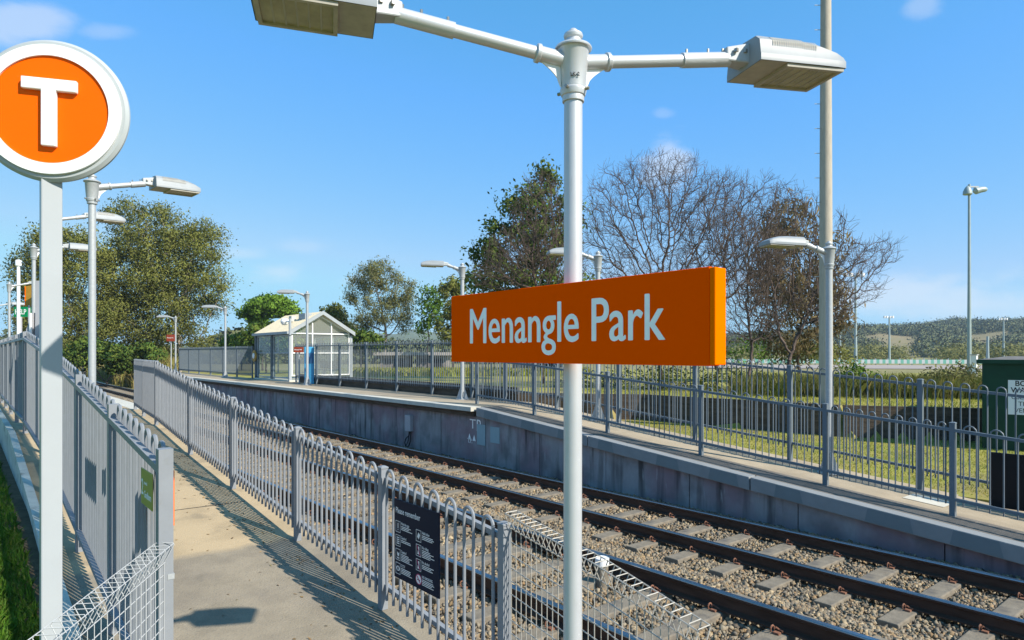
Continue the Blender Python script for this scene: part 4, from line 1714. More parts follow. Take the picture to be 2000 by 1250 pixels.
    for i in range(8):
        m.box((14.40, 31.0 + i * .3, zf + .55), (14.45, 31.27 + i * .3, zf + .95))
    m.build('backrest', M['teal_frame'], bn)
    for y in (31.1, 32.2, 33.3):
        m = MB()
        m.box((14.05, y, zf + .06), (14.2, y + .06, zf + .48))
        m.build('leg', M['shelter_grey'], bn)
    # camera pole in front of the roof edge
    p = at(558, 646, 30.5)
    c = thing('security_camera', 'white dome camera on a short grey bracket at the shelter eaves', 'camera', (xf - .32, p.y, 3.3))
    m = MB()
    m.tube([(xf - .32, p.y, 3.3), (xf - .32, p.y, 4.05)], .06, 10)
    m.tube([(xf - .32, p.y, 3.36), (xf - .02, p.y, 3.36)], .03, 8)
    m.build('bracket', M['shelter_grey'], c)
    m = MB()
    m.tube([(xf - .32, p.y, 3.9), (xf - .34, p.y + .5, 3.95)], .035, 8)
    m.lathe([(.02, .16), (.15, .12), (.2, .0), (.15, -.12), (.04, -.17)], 12, (xf - .34, p.y + .6, 3.93))
    m.build('dome', M['white'], c, smooth=True)
    # ring shaped help point on the front post
    h = thing('help_point', 'yellow ring with a white centre on the shelter corner post', 'help point', (xf - .1, y1, zf + 1.2))
    m = MB()
    m.lathe([(.30, 0), (.30, .05), (.25, .08), (.15, .08), (.15, 0)], 24, (xf - .19, y1 - .1, zf + 1.2), axis='x')
    m.build('ring', M['gold'], h)
    m = MB()
    m.lathe([(.145, 0), (.145, -.03), (.05, -.05)], 20, (xf - .19, y1 - .1, zf + 1.2), axis='x')
    m.build('centre', M['white'], h)
    # blue ticket cabinet
    p = at(604, 748, 28.9)
    c = thing('ticket_cabinet', 'tall light blue cabinet beside the shelter lamp post', 'cabinet', (p.x, p.y, 1.11))
    a = Vector((.93, -.37, 0))
    m = MB()
    q = Vector((p.x, p.y, 1.11))
    n = Vector((.37, .93, 0))
    m.prism([q - a * .20, q + a * .20, q + a * .20 + n * .4, q - a * .20 + n * .4], (0, 0, 1.62))
    m.build('body', M['blue'], c, bevel=.02)
    m = MB()
    m.prism([q - a * .17 - n * .003 + Vector((0, 0, .9)), q + a * .17 - n * .003 + Vector((0, 0, .9)), q + a * .17 - n * .003 + Vector((0, 0, 1.35)),
             q - a * .17 - n * .003 + Vector((0, 0, 1.35))], -n * .01)
    m.build('screen', M['blue_dark'], c)
    # little name signs
    for px, py, Z, w, h, lab, pole in ((583, 683, 29.6, .42, .24, 'small weathered red sign mounted at the shelter gable', False), (333, 660, 45.5, .55, .46, 'small red sign on a thin post by the big gum tree', True)):
        p = at(px, py, Z)
        s = thing('platform_sign', lab, 'sign', (p.x, p.y, 1.1))
        m = MB()
        e = Vector((.77, -.63, 0))
        n2 = Vector((.63, .77, 0))
        m.prism([p - e * w / 2 + Vector((0, 0, -h / 2)), p + e * w / 2 + Vector((0, 0, -h / 2)), p + e * w / 2 + Vector((0, 0, h / 2)), p - e * w / 2 + Vector((0, 0, h / 2))], n2 * .05)
        m.build('board', M['sign_red'], s)
        o = text('Menangle Park', .075 * w / .42, M['letter'], s, frame(p - e * (w * .43) - n2 * .004 + Vector((0, 0, -.02)), e, (0, 0, 1)), 'lettering', .75, .0, .0005)
        m = MB()
        b0 = p + n2 * .09
        m.tube([(b0.x, b0.y, 1.11), (b0.x, b0.y, p.z + h / 2)], .035, 8)
        m.build('post', M['galv'], s)


build_shelter()


# ------------------------------------------------------------------ things of the near platform at far left
def build_left_platform():
    # pale cabinet with a sloping side
    p = at(66, 690, 11.6)
    t = thing('ticket_kiosk', 'pale grey kiosk with a sloping side behind the boundary fence', 'kiosk', (p.x, p.y, 1.1))
    e = Vector((CY, -SY, 0))
    n = Vector((SY, CY, 0))
    q = Vector((p.x, p.y, 1.1))
    b = MB()
    k = 11.6 / 20.8
    h = lambda z: Vector((0, 0, EYE + (z + 1.1 - EYE) * k - 1.1))
    e2 = e * k
    b.prism([q + e2 * -.02, q + e2 * .36, q + e2 * .36 + h(3.62), q + e2 * .05 + h(3.62), q + e2 * .05 + h(2.75)], n * .4)
    b.prism([q + e2 * -.24, q + e2 * -.025, q + e2 * -.025 + h(2.62), q + e2 * -.24 + h(2.1)], n * .3)
    b.build('cabinet', M['cab'], t)
    b = MB()
    b.tube([q + e2 * -.06 - n * .03, q + e2 * -.06 - n * .03 + h(2.6)], .022, 10)
    b.build('downpipe', M['white'], t, smooth=True)
    # amber sign board
    p = at(57, 577, 20.2)
    s = thing('amber_sign', 'amber and orange board above the pale kiosk', 'sign', (p.x, p.y, 1.1))
    b = MB()
    b.prism([p - e * .10 + Vector((0, 0, -.32)), p + e * .13 + Vector((0, 0, -.36)), p + e * .13 + Vector((0, 0, .32)), p - e * .10 + Vector((0, 0, .28))], n * .08)
    b.build('board', M['gold'], s)
    b = MB()
    b.prism([p - e * .135 + Vector((0, 0, -.32)), p - e * .102 + Vector((0, 0, -.32)), p - e * .102 + Vector((0, 0, .28)), p - e * .135 + Vector((0, 0, .28))], n * .09)
    b.build('edge', M['sign_edge'], s)
    b = MB()
    b.tube([(p.x, p.y, 1.1), (p.x, p.y, p.z - .3)], .03, 8)
    b.build('post', M['cab'], s)
    # green help sign
    p = at(40, 609, 22.5)
    s = thing('help_sign', 'green box sign reading HELP in white letters', 'sign', (p.x, p.y, 1.1))
    w, h = .22, .17
    b = MB()
    b.prism([p - e * w + Vector((0, 0, -h)), p + e * w + Vector((0, 0, -h)), p + e * w + Vector((0, 0, h)), p - e * w + Vector((0, 0, h))], n * .2)
    b.build('panel', M['green_sign'], s)
    text('HELP', .24, M['white'], s, frame(p - e * (w * .86) - n * .004 + Vector((0, 0, -.08)), e, (0, 0, 1)), 'lettering', .72, .003, .001)
    b = MB()
    b.tube([(p.x - .02, p.y, 1.1), (p.x - .02, p.y, p.z - h)], .07, 10)
    b.build('post', M['cab'], s)
    # camera pole with loops of cable
    p = at(36, 508, 21.5)
    s = thing('camera_pole', 'white camera pole with dark cable loops left of the T sign post', 'camera', (p.x, p.y, 1.1))
    b = MB()
    b.tube([(p.x, p.y, 1.1), (p.x, p.y, p.z - .2)], .05, 12)
    b.build('pole', M['white'], s, smooth=True)
    b = MB()
    b.lathe([(.05, -.12), (.09, -.10), (.09, .05), (.075, .08), (.02, .09)], 14, (p.x, p.y, p.z - .08))
    b.build('camera_head', M['white'], s, smooth=True)
    b = MB()
    for sg in (-1, 1):
        cc = Vector((p.x, p.y, p.z - .17)) + e * (sg * .12)
        b.tube([cc + e * (.09 * math.cos(k * .5)) + Vector((0, 0, .10 * math.sin(k * .5))) for k in range(13)], .012, 6)
    b.build('cable', M['teal_frame'], s)


build_left_platform()


# ------------------------------------------------------------------ poles, masts, shed on the right
def build_right():
    # tall concrete pole behind the first lamp
    Z = 17.8
    d = ray(1613, 690)
    x, y = d[0] * Z, d[1] * Z
    t = thing('utility_pole', 'very tall weathered concrete pole running out of the top of the view', 'pole', (x, y, .25))
    m = MB()
    m.lathe([(.185, -.3), (.18, 0), (.165, 5), (.14, 10), (.11, 17)], 20, (x, y, .25))
    m.build('pole', M['concrete_pole'], t, smooth=True)
    m = MB()
    z = 4.5
    while z < 13:
        a = Vector((-CY, SY, 0))
        m.tube([(x + a.x * .12, y + a.y * .12, z), (x + a.x * .30, y + a.y * .30, z)], .010, 5)
        z += .66
    m.build('step_bolt', M['galv'], t)
    # floodlight masts
    def mast(px, ytop, ybase, Z, label, r, kind):
        p = at(px, ytop, Z)
        zb = ground_z(p.x, p.y)
        t = thing('light_mast', label, 'light mast', (p.x, p.y, zb), group='light masts around the racecourse')
        e = Vector((CY, -SY, 0))
        m = MB()
        m.lathe([(r * 1.5, 0), (r, (p.z - zb) * .5), (r * .8, p.z - zb)], 10, (p.x, p.y, zb))
        m.build('pole', M['mast'], t, smooth=True)
        if kind == 2:
            m = MB()
            m.beam(Vector(p) + e * -.1 + Vector((0, 0, -.15)), Vector(p) + e * .55 + Vector((0, 0, -.15)), .08, .08)
            m.build('bracket', M['galv'], t)
            for off, w2 in ((-.10, .32), (.62, .6)):
                m = MB()
                c = Vector(p) + e * off + Vector((0, 0, -.40 if off < 0 else -.32))
                if off < 0:
                    m.lathe([(.04, .30), (.15, .18), (.24, -.03), (.25, -.20), (.21, -.23)], 14, c)
                else:
                    m.tube([c - e * .34 + Vector((0, 0, -.14)), c - e * .24 + Vector((0, 0, -.08)), c + e * .07, c + e * .30 + Vector((0, 0, .02)), c + e * .42 + Vector((0, 0, .0))],
                           [.08, .21, .18, .16, .10], 12)
                m.build('floodlight', M['mast'], t, smooth=True)
        elif kind == 1:
            m = MB()
            wd = (p.z - zb) * .09
            m.beam(Vector(p) - e * wd + Vector((0, 0, -.1)), Vector(p) + e * wd + Vector((0, 0, -.1)), .12, .12)
            m.build('crossbar', M['galv'], t)
            for k in (-1, -.4, .4, 1):
                c = Vector(p) + e * (wd * k)
                m = MB()
                m.prism([c + Vector((-.3, 0, -.15)), c + Vector((.3, 0, -.15)), c + Vector((.3, 0, .35)), c + Vector((-.3, 0, .35))], (0, .3, 0))
                m.build('floodlight', M['white'], t)
    mast(1893, 360, 708, 40, 'tall slim mast with two hanging floodlights at right', .085, 2)
    mast(1737, 620, 690, 150, 'distant mast with a row of small lamps left of the tall slim mast', .2, 1)
    mast(1671, 538, 700, 90, 'mast rising behind the drooping bare branches', .16, 1)
    mast(1641, 618, 700, 130, 'thin mast close right of the tall concrete pole', .15, 0)
    mast(1960, 624, 690, 160, 'distant mast with lamps above the green shed', .2, 1)
    mast(1929, 657, 700, 90, 'short white post between the tall mast and the green shed', .18, 0)
    mast(1508, 668, 720, 60, 'thin white post between the bare trunks', .09, 0)
    b = at(1903, 712, 39)
    c = thing('meter_cabinet', 'small white cabinet at the foot of the tall slim mast', 'cabinet', (b.x, b.y, b.z - .2))
    m = MB()
    m.box((b.x - .14, b.y - .14, b.z - .8), (b.x + .14, b.y + .14, b.z + .55))
    m.build('body', M['white'], c)
    m = MB()
    m.box((b.x - .18, b.y - .18, b.z + .55), (b.x + .18, b.y + .18, b.z + .6))
    m.build('lid', M['cab'], c)
    # green shed with a notice
    Z = 15.0
    q = at(1918, 690, Z)
    e = Vector((CY, -SY, 0)) * 1.0
    e = Vector((.22, -.9755, 0))
    n = Vector((.9755, .22, 0))
    q = Vector((q.x, q.y, .15))
    zt = 2.22
    t = thing('green_shed', 'dark green steel shed with a white notice behind the fence', 'shed', q)
    m = MB()
    m.prism([q, q + e * 2.6, q + e * 2.6 + n * 1.8, q + n * 1.8], (0, 0, zt - .15))
    m.build('wall', M['box_green'], t, bevel=.01)
    m = MB()
    a = q - e * .10 - n * .10
    m.prism([a + Vector((0, 0, zt - .15)), a + e * 2.8 + Vector((0, 0, zt - .15)), a + e * 2.8 + n * 2.0 + Vector((0, 0, zt - .15)), a + n * 2.0 + Vector((0, 0, zt - .15))], (0, 0, .09))
    lid = m.build('roof', M['box_green'], t)
    m = MB()
    z1 = zt - .06
    pts = [a + n * .05 + e * .05, a + e * 2.75 + n * .05, a + e * 2.75 + n * 1.95, a + e * .05 + n * 1.95]
    ctr = a + e * 1.4 + n * 1.0
    m.add([p + Vector((0, 0, z1)) for p in pts] + [p * .0 + (p + (ctr - p) * .35) + Vector((0, 0, z1 + .07)) for p in pts],
          [(0, 1, 5, 4), (1, 2, 6, 5), (2, 3, 7, 6), (3, 0, 4, 7), (4, 5, 6, 7)])
    m.build('roof_cap', M['box_roof'], lid)
    s = thing('shed_notice', 'white notice about bore water in black capitals on the green shed', 'sign', q + e * .5 + Vector((0, 0, 1.2)))
    m = MB()
    w, z0, z1 = .62, 1.20 + .15, 1.93 + .15
    z0, z1 = EYE - 122 * Z / F + .06, EYE - 52 * Z / F + .01
    m.prism([q + e * .47 - n * .012 + Vector((0, 0, z0 - .15)), q + e * (.47 + w) - n * .012 + Vector((0, 0, z0 - .15)),
             q + e * (.47 + w) - n * .012 + Vector((0, 0, z1 - .15)), q + e * .47 - n * .012 + Vector((0, 0, z1 - .15))], n * .01)
    m.build('board', M['white'], s)
    hh = (z1 - z0)
    for i, (w_, sz) in enumerate((('BORE', .16), ('WATER', .16), ('USED AT', .135), ('THIS', .135), ('VENUE', .135))):
        text(w_, sz, M['ink'], s, frame(q + e * (.47 + w / 2) - n * .014 + Vector((0, 0, z1 - .15 - .125 - i * hh * .192)), e, (0, 0, 1)), 'lettering', .95,
             .003 if i < 2 else 0, .0006, 'CENTER')
    # black panel board fixed to the tall fence at the right edge
    x, ya = 11.70, 3.10
    zb = ramp_z(2.5) + .06
    t = thing('black_board', 'black rectangular board standing against the tall fence at the right edge', 'board', (x, 2.3, zb))
    m = MB()
    m.box((x - .03, 1.5, zb), (x + .01, ya, zb + .80))
    m.build('panel', M['black'], t, bevel=.004)
    m = MB()
    m.box((x + .012, 1.55, zb + .1), (x + .03, ya - .05, zb + .14))
    m.build('batten', M['galv'], t)
    # dark low retaining wall behind the lawn
    t = thing('retaining_wall', 'low dark weathered wall along the back of the lawn', 'wall', (17.4, 8, .2))
    m = MB()
    L = [p for p in WALL_LINE]
    for i in range(len(L) - 1):
        (xa, y_a), (xb, y_b) = L[i], L[i + 1]
        dd = Vector((xb - xa, y_b - y_a, 0)).normalized()
        nn = Vector((-dd.y, dd.x, 0)) * -.12
        A, B = Vector((xa, y_a, .1)), Vector((xb, y_b, .1))
        A -= nn * 2.2
        B -= nn * 2.2
        m.prism([A, B, B + nn, A + nn], (0, 0, 1.02))
    m.build('wall_face', M['timber'], t)


build_right()


# ------------------------------------------------------------------ trees
def colonize(attr, trunk, D, dk, iters=160, jit=.15, trop=(0, 0, 0), di=1e9, rng=RNG):
    """space colonisation: grows branch nodes from a trunk towards the attractor points"""
    pos = [np.array(p, float) for p in trunk]
    par = [i - 1 for i in range(len(trunk))]
    A = np.array(attr, float)
    P = np.array(pos)
    best = np.full(len(A), 1e9)
    bi = np.zeros(len(A), int)
    for i, p in enumerate(P):
        d = np.linalg.norm(A - p, axis=1)
        k = d < best
        best[k] = d[k]
        bi[k] = i
    alive = np.ones(len(A), bool)
    trop = np.array(trop, float)
    used = {}
    for it in range(iters):
        idx = np.where(alive & (best < di))[0]
        if len(idx) == 0:
            break
        nodes = np.unique(bi[idx])
        Pn = np.array(pos)
        vec = A[idx] - Pn[bi[idx]]
        vec /= np.linalg.norm(vec, axis=1)[:, None] + 1e-9
        acc = np.zeros((len(pos), 3))
        np.add.at(acc, bi[idx], vec)
        new = []
        for nd in nodes:
            if used.get(nd, 0) >= 4:
                alive[idx[bi[idx] == nd]] = False
                continue
            v = acc[nd]
            l = np.linalg.norm(v)
            if l < 1e-6:
                v = rng.normal(size=3)
                l = np.linalg.norm(v)
            v = v / l + trop + rng.normal(size=3) * jit
            v /= np.linalg.norm(v)
            used[nd] = used.get(nd, 0) + 1
            new.append((pos[nd] + v * D, nd))
        if not new:
            break
        for p, nd in new:
            pos.append(p)
            par.append(int(nd))
            i = len(pos) - 1
            d = np.linalg.norm(A - p, axis=1)
            k = d < best
            best[k] = d[k]
            bi[k] = i
        alive &= best > dk
    return np.array(pos), np.array(par)


def radii(par, tip, trunk_r, e=2.3):
    n = len(par)
    r = np.zeros(n)
    ch = np.zeros(n)
    for i in range(n - 1, -1, -1):
        r[i] = (tip ** e if r[i] == 0 else r[i])
        if par[i] >= 0:
            r[par[i]] += r[i]
    r = r ** (1 / e)
    k = trunk_r / r[0]
    if k < 1:
        f = np.clip((r - tip) / (r[0] - tip + 1e-9), 0, 1)
        r = r * (1 - f) + r * k * f
    return r


def skeleton_mesh(name, pos, par, r, m, parent, sides=5):
    n = len(pos)
    d = np.zeros((n, 3))
    for i in range(n):
        if par[i] >= 0:
            d[i] = pos[i] - pos[par[i]]
    d[0] = (pos[1] - pos[0]) if n > 1 else (0, 0, 1)
    d /= np.linalg.norm(d, axis=1)[:, None] + 1e-9
    ref = np.where(np.abs(d[:, 2:3]) < .9, np.array([[0, 0, 1.]]), np.array([[1., 0, 0]]))
    s = np.cross(d, ref)
    s /= np.linalg.norm(s, axis=1)[:, None] + 1e-9
    u = np.cross(s, d)
    a = np.arange(sides) * 2 * math.pi / sides
    V = pos[:, None] + r[:, None, None] * (s[:, None] * np.cos(a)[None, :, None] + u[:, None] * np.sin(a)[None, :, None])
    c = np.where(par >= 0)[0]
    # rings of a child's own direction at its parent keep thin limbs thin where they leave a thick one
    Vb = pos[par[c]][:, None] + np.minimum(r[par[c]], r[c] * 1.25)[:, None, None] * (
        s[c][:, None] * np.cos(a)[None, :, None] + u[c][:, None] * np.sin(a)[None, :, None])
    allV = np.concatenate([V.reshape(-1, 3), Vb.reshape(-1, 3)])
    j = np.arange(sides)
    j2 = (j + 1) % sides
    base = n * sides + np.arange(len(c))[:, None] * sides
    top = c[:, None] * sides
    Fa = np.stack([base + j, base + j2, top + j2, top + j], 2).reshape(-1, 4)
    return np_mesh(name, allV, Fa, m, parent, smooth=True)


def twigs(pos, par, r, rmax, per, length, rng=RNG, up=.4):
    """extra fine shoots on the thin branches; appended as skeleton nodes"""
    idx = np.where((r < rmax) & (par >= 0))[0]
    P, Q = [], []
    n0 = len(pos)
    for i in idx:
        base_d = pos[i] - pos[par[i]]
        base_d /= np.linalg.norm(base_d) + 1e-9
        for _ in range(per):
            v = base_d * .9 + rng.normal(size=3) * .55 + np.array((0, 0, up))
            v /= np.linalg.norm(v)
            l = length * rng.uniform(.5, 1.3)
            p1 = pos[i] + v * l * .55
            v2 = v + rng.normal(size=3) * .25 + np.array((0, 0, up * .3))
            v2 /= np.linalg.norm(v2)
            P.append(p1)
            Q.append(i)
            P.append(p1 + v2 * l * .45)
            Q.append(n0 + len(P) - 2)
    return np.concatenate([pos, np.array(P)]), np.concatenate([par, np.array(Q)])


def leaves(name, centers, per, spread, size, m, parent, droop=0., flat=1., aspect=.4, rng=RNG, squash=.8, puff=.75):
    """leaf-sized faces in clumps; normals lean away from each clump's middle so clumps catch light as masses"""
    n = len(centers) * per
    c = np.repeat(np.asarray(centers), per, 0)
    k = np.repeat(rng.uniform(.65, 1.3, len(centers)), per)[:, None]
    off = rng.normal(size=(n, 3)) * np.array([spread, spread, spread * squash]) * k
    p = c + off
    d = rng.normal(size=(n, 3))
    d[:, 2] = d[:, 2] * flat - droop
    d /= np.linalg.norm(d, axis=1)[:, None]
    s = np.cross(d, rng.normal(size=(n, 3)))
    s /= np.linalg.norm(s, axis=1)[:, None] + 1e-9
    L = size * rng.uniform(.6, 1.35, n)[:, None]
    W = L * aspect
    g = np.cross(d, s)
    out = off / (spread * k) + np.array((0, 0, .45))
    sg = np.where((g * out).sum(1) >= 0, 1., -1.)[:, None]
    g = g * sg
    s = -s * sg                                  # winding so that the face looks away from the clump
    V = np.stack([p - d * L * .5, p + s * W * .5, p + d * L * .5, p - s * W * .5], 1)
    Fa = np.arange(n * 4).reshape(n, 4)
    o = np_mesh(name, V.reshape(-1, 3), Fa, m, parent, smooth=True)
    nr = g * .55 + out * puff
    nr /= np.linalg.norm(nr, axis=1)[:, None] + 1e-9
    o.data.normals_split_custom_set_from_vertices(np.repeat(nr, 4, 0).tolist())
    return o


def in_blobs(blobs, n, rng=RNG, shell=.0):
    """points in a union of ellipsoids (cx,cy,cz,rx,ry,rz), denser towards their skin"""
    vol = np.array([b[3] * b[4] * b[5] for b in blobs])
    out = []
    for b, k in zip(blobs, (vol / vol.sum() * n).astype(int) + 1):
        v = rng.normal(size=(k, 3))
        v /= np.linalg.norm(v, axis=1)[:, None]
        rr = rng.uniform(shell ** 3, 1, k) ** (1 / 3)
        out.append(np.array(b[:3]) + v * rr[:, None] * np.array(b[3:6]))
    return np.concatenate(out)


EV, NV = np.array((CY, -SY, 0)), np.array((SY, CY, 0))


def tree(name, label, cat, px, pbase, Z, blobs, n_attr, leaf_m, bark_m, trunk_r, per, spread, size, group=None, droop=0., D=None, dk=None, twig=0,
         trunk_h=.22, squash=.8, shell=.2, aspect=.4, tip=.012, lean=0., leaf_frac=1., depth=.8, flat=1., sides=5, zbase=None, extra_trunks=(), e=2.3):
    """blobs are drawn in photograph pixels (cx, cy, rx, ry) at depth Z, with a real third dimension"""
    s = Z / F
    b0 = at(px, pbase, Z)
    zb = ground_z(b0.x, b0.y) - .05 if zbase is None else zbase
    base = np.array((b0.x, b0.y, zb))
    t = thing(name, label, cat, tuple(base), 0, group)
    B = []
    for i, bl in enumerate(blobs):
        cx, cy, rx, ry = bl[:4]
        dz = bl[4] if len(bl) > 4 else 0
        c = at(cx, cy, Z)
        cc = np.array(c) + NV * dz
        B.append((cc[0], cc[1], cc[2], rx * s, rx * s * depth, ry * s))
    pts = []
    vol = np.array([b[3] * b[4] * b[5] for b in B])
    for b, k in zip(B, (vol / vol.sum() * n_attr).astype(int) + 2):
        v = RNG.normal(size=(k, 3))
        v /= np.linalg.norm(v, axis=1)[:, None]
        rr = RNG.uniform(shell ** 3, 1, k) ** (1 / 3)
        v *= rr[:, None]
        pts.append(np.array(b[:3]) + EV * (v[:, :1] * b[3]) + NV * (v[:, 1:2] * b[4]) + np.array((0, 0, 1.)) * (v[:, 2:] * b[5]))
    A = np.concatenate(pts)
    ztop = A[:, 2].max()
    hh = ztop - zb
    cm = A.mean(0)
    tr = []
    k = 6
    for i in range(k + 1):
        f = i / k
        p = base + np.array((0, 0, hh * trunk_h * f)) + (cm - base) * np.array((1, 1, 0)) * .35 * f * trunk_h / .3 * lean
        p[:2] += RNG.normal(size=2) * .02 * hh * f * .3
        tr.append(p)
    D = D or hh * .035
    dk = dk or D * 1.6
    pos, par = colonize(A, tr, D, dk, jit=.15 if leaf_m is not None else .22, trop=(0, 0, 0) if leaf_m is not None else (0, 0, .10))
    e = e if leaf_m is not None else 2.75
    if twig:
        r0 = radii(par, tip, trunk_r, e)
        pos, par = twigs(pos, par, r0, tip * 2.2, twig, D * 2.8)
    r = radii(par, tip, trunk_r, e)
    skeleton_mesh('trunk', pos, par, r, bark_m, t, sides)
    if leaf_m is not None:
        kids_n = np.bincount(par[par >= 0], minlength=len(par))
        ends = np.where((kids_n == 0) | ((r < tip * 1.9) & (RNG.uniform(size=len(r)) < .45)))[0]
        if leaf_frac < 1:
            ends = ends[RNG.uniform(size=len(ends)) < leaf_frac]
        leaves('crown', pos[ends], per, spread, size, leaf_m, t, droop, flat, aspect, squash=squash)
    return t


BG = 'background trees round the station'
# big gum tree at left
tree('gum_tree', 'largest olive green gum tree, behind the galvanised lamp at left', 'tree', 352, 735, 62,
     [(300, 440, 62, 44), (375, 480, 62, 60), (255, 500, 55, 60), (330, 560, 95, 70), (250, 590, 62, 62), (400, 570, 50, 66), (305, 640, 78, 52), (232, 415, 34, 18), (262, 405, 40, 16),
      (425, 545, 28, 40), (370, 650, 50, 40), (330, 500, 70, 60), (290, 690, 70, 26)],
     1800, M['leaf_gum'], M['bark_w'], .42, 240, .52, .23, BG, droop=.6, trunk_h=.16, shell=.15, aspect=.42, tip=.02)
tree('gum_tree', 'gum tree hidden in part by the T sign post', 'tree', 165, 735, 58,
     [(160, 520, 62, 62), (80, 545, 52, 70), (150, 600, 60, 52), (70, 615, 44, 42), (120, 480, 60, 36), (165, 655, 52, 42), (215, 620, 30, 50)],
     1100, M['leaf_gum'], M['bark_w'], .34, 240, .52, .23, BG, droop=.6, trunk_h=.2, shell=.3, aspect=.42, tip=.02)
tree('leafy_shrub', 'bright green leafy shrub below the big gum tree', 'shrub', 210, 735, 55, [(165, 690, 44, 30), (235, 700, 40, 26), (285, 700, 34, 26)],
     260, M['leaf_dark'], M['bark'], .08, 40, .30, .28, None, trunk_h=.15, tip=.012, aspect=.6)
tree('umbrella_pine', 'bright green flat topped pine behind the shelter roof', 'tree', 513, 730, 74,
     [(530, 600, 46, 22), (500, 612, 36, 16), (558, 612, 28, 16), (510, 635, 22, 18), (525, 585, 26, 10)],
     520, M['leaf_pine'], M['bark'], .25, 90, .36, .30, BG, trunk_h=.5, shell=.1, squash=.5, tip=.02, aspect=.6)
tree('round_shrub', 'low dark green shrub left of the shelter', 'shrub', 472, 725, 76, [(470, 668, 30, 15), (448, 674, 18, 12), (494, 672, 14, 14)],
     160, M['leaf_pine'], M['bark'], .1, 24, .3, .34, None, trunk_h=.2, tip=.015, aspect=.6)
tree('small_tree', 'small yellow green tree just right of the shelter roof', 'tree', 655, 730, 66, [(652, 622, 26, 24), (668, 645, 18, 20), (640, 650, 18, 20)],
     260, M['leaf_yel'], M['bark'], .15, 40, .3, .34, BG, trunk_h=.3, tip=.015, aspect=.5)
tree('gum_tree', 'airy grey green gum with a pale forked trunk right of the shelter', 'tree', 752, 732, 62,
     [(735, 545, 46, 34), (775, 570, 40, 36), (700, 580, 30, 26), (755, 610, 56, 30), (715, 630, 38, 24), (790, 630, 26, 26), (745, 520, 26, 16), (700, 550, 24, 20), (800, 560, 14, 26)],
     520, M['leaf_gum2'], M['bark_w'], .36, 120, .34, .21, BG, droop=.8, trunk_h=.3, shell=.45, aspect=.34, tip=.02)
tree('leafy_tree', 'slim green tree left of the orange name sign', 'tree', 835, 732, 60, [(832, 585, 20, 28), (845, 615, 22, 26), (826, 635, 16, 24), (850, 580, 16, 18)],
     300, M['leaf_green'], M['bark'], .15, 30, .3, .32, BG, trunk_h=.35, shell=.2, tip=.015, aspect=.45)
tree('leafy_tree', 'dark olive tree behind the left end of the name sign', 'tree', 885, 732, 56, [(882, 565, 24, 24), (900, 600, 30, 34), (870, 640, 24, 30), (900, 650, 30, 30)],
     420, M['leaf_gum'], M['bark'], .2, 60, .3, .28, BG, trunk_h=.25, tip=.015, aspect=.45)
tree('evergreen_tree', 'tall dark evergreen partly hidden by the silver post', 'tree', 1045, 735, 34,
     [(1062, 350, 34, 34), (1040, 400, 56, 44), (1000, 445, 50, 40), (965, 480, 46, 34), (940, 500, 34, 24), (1060, 470, 74, 60), (1000, 540, 70, 40), (1110, 430, 34, 60), (935, 545, 34, 26),
      (1050, 325, 18, 16), (1090, 560, 60, 40)],
     1500, M['leaf_dark'], M['bark'], .26, 120, .29, .22, BG, trunk_h=.2, shell=.25, tip=.012, aspect=.5)
# bare trees
tree('bare_tree', 'bare leafless tree with fine upright twigs above the right half of the name sign', 'tree', 1290, 770, 25,
     [(1230, 420, 100, 100), (1330, 400, 110, 90), (1290, 340, 90, 38), (1180, 480, 60, 90), (1390, 450, 80, 100), (1270, 530, 110, 70), (1200, 360, 50, 44), (1420, 370, 60, 40), (1360, 560, 80, 60)],
     2500, None, M['twig'], .105, 0, 0, 0, 'bare trees behind the far platform', D=.14, dk=.19, twig=3, trunk_h=.12, shell=.1, tip=.0036, sides=4, depth=.7)
tree('bare_tree', 'bare brown tree standing in front of the tall dark evergreen', 'tree', 1060, 760, 30,
     [(1050, 440, 60, 90), (1020, 500, 80, 60), (1090, 520, 60, 70), (980, 540, 60, 36), (1060, 380, 40, 50)],
     2200, None, M['twig'], .10, 0, 0, 0, 'bare trees behind the far platform', D=.17, dk=.23, twig=4, trunk_h=.15, shell=.1, tip=.0048, sides=4, depth=.5)
tree('bare_tree', 'spreading bare tree with drooping branches around the tall concrete pole', 'tree', 1535, 790, 24,
     [(1540, 440, 70, 80), (1640, 520, 80, 44), (1700, 500, 60, 34), (1610, 590, 80, 50), (1680, 560, 50, 40), (1500, 520, 60, 80), (1560, 560, 70, 60), (1720, 480, 36, 18), (1480, 600, 50, 60), (1640, 450, 30, 40)],
     1700, None, M['twig'], .115, 0, 0, 0, 'bare trees behind the far platform', D=.14, dk=.2, twig=3, trunk_h=.10, shell=.05, tip=.0038, sides=4, depth=.7)
tree('bare_tree', 'bare multi stemmed tree just right of the name sign', 'tree', 1462, 785, 23,
     [(1455, 560, 50, 60), (1490, 620, 50, 50), (1440, 470, 50, 70), (1500, 500, 50, 60), (1430, 640, 40, 40)],
     1500, None, M['twig'], .085, 0, 0, 0, 'bare trees behind the far platform', D=.14, dk=.2, twig=3, trunk_h=.08, shell=.05, tip=.0038, sides=4, depth=.7)
tree('bare_tree', 'bare tree rising directly behind the right half of the name sign, before the sheoak', 'tree', 1400, 775, 27,
     [(1420, 420, 60, 80), (1470, 430, 60, 60), (1380, 500, 60, 80), (1450, 520, 70, 70), (1500, 380, 40, 40), (1350, 440, 40, 60)],
     1200, None, M['twig'], .10, 0, 0, 0, 'bare trees behind the far platform', D=.15, dk=.21, twig=3, trunk_h=.1, shell=.05, tip=.004, sides=4, depth=.8)
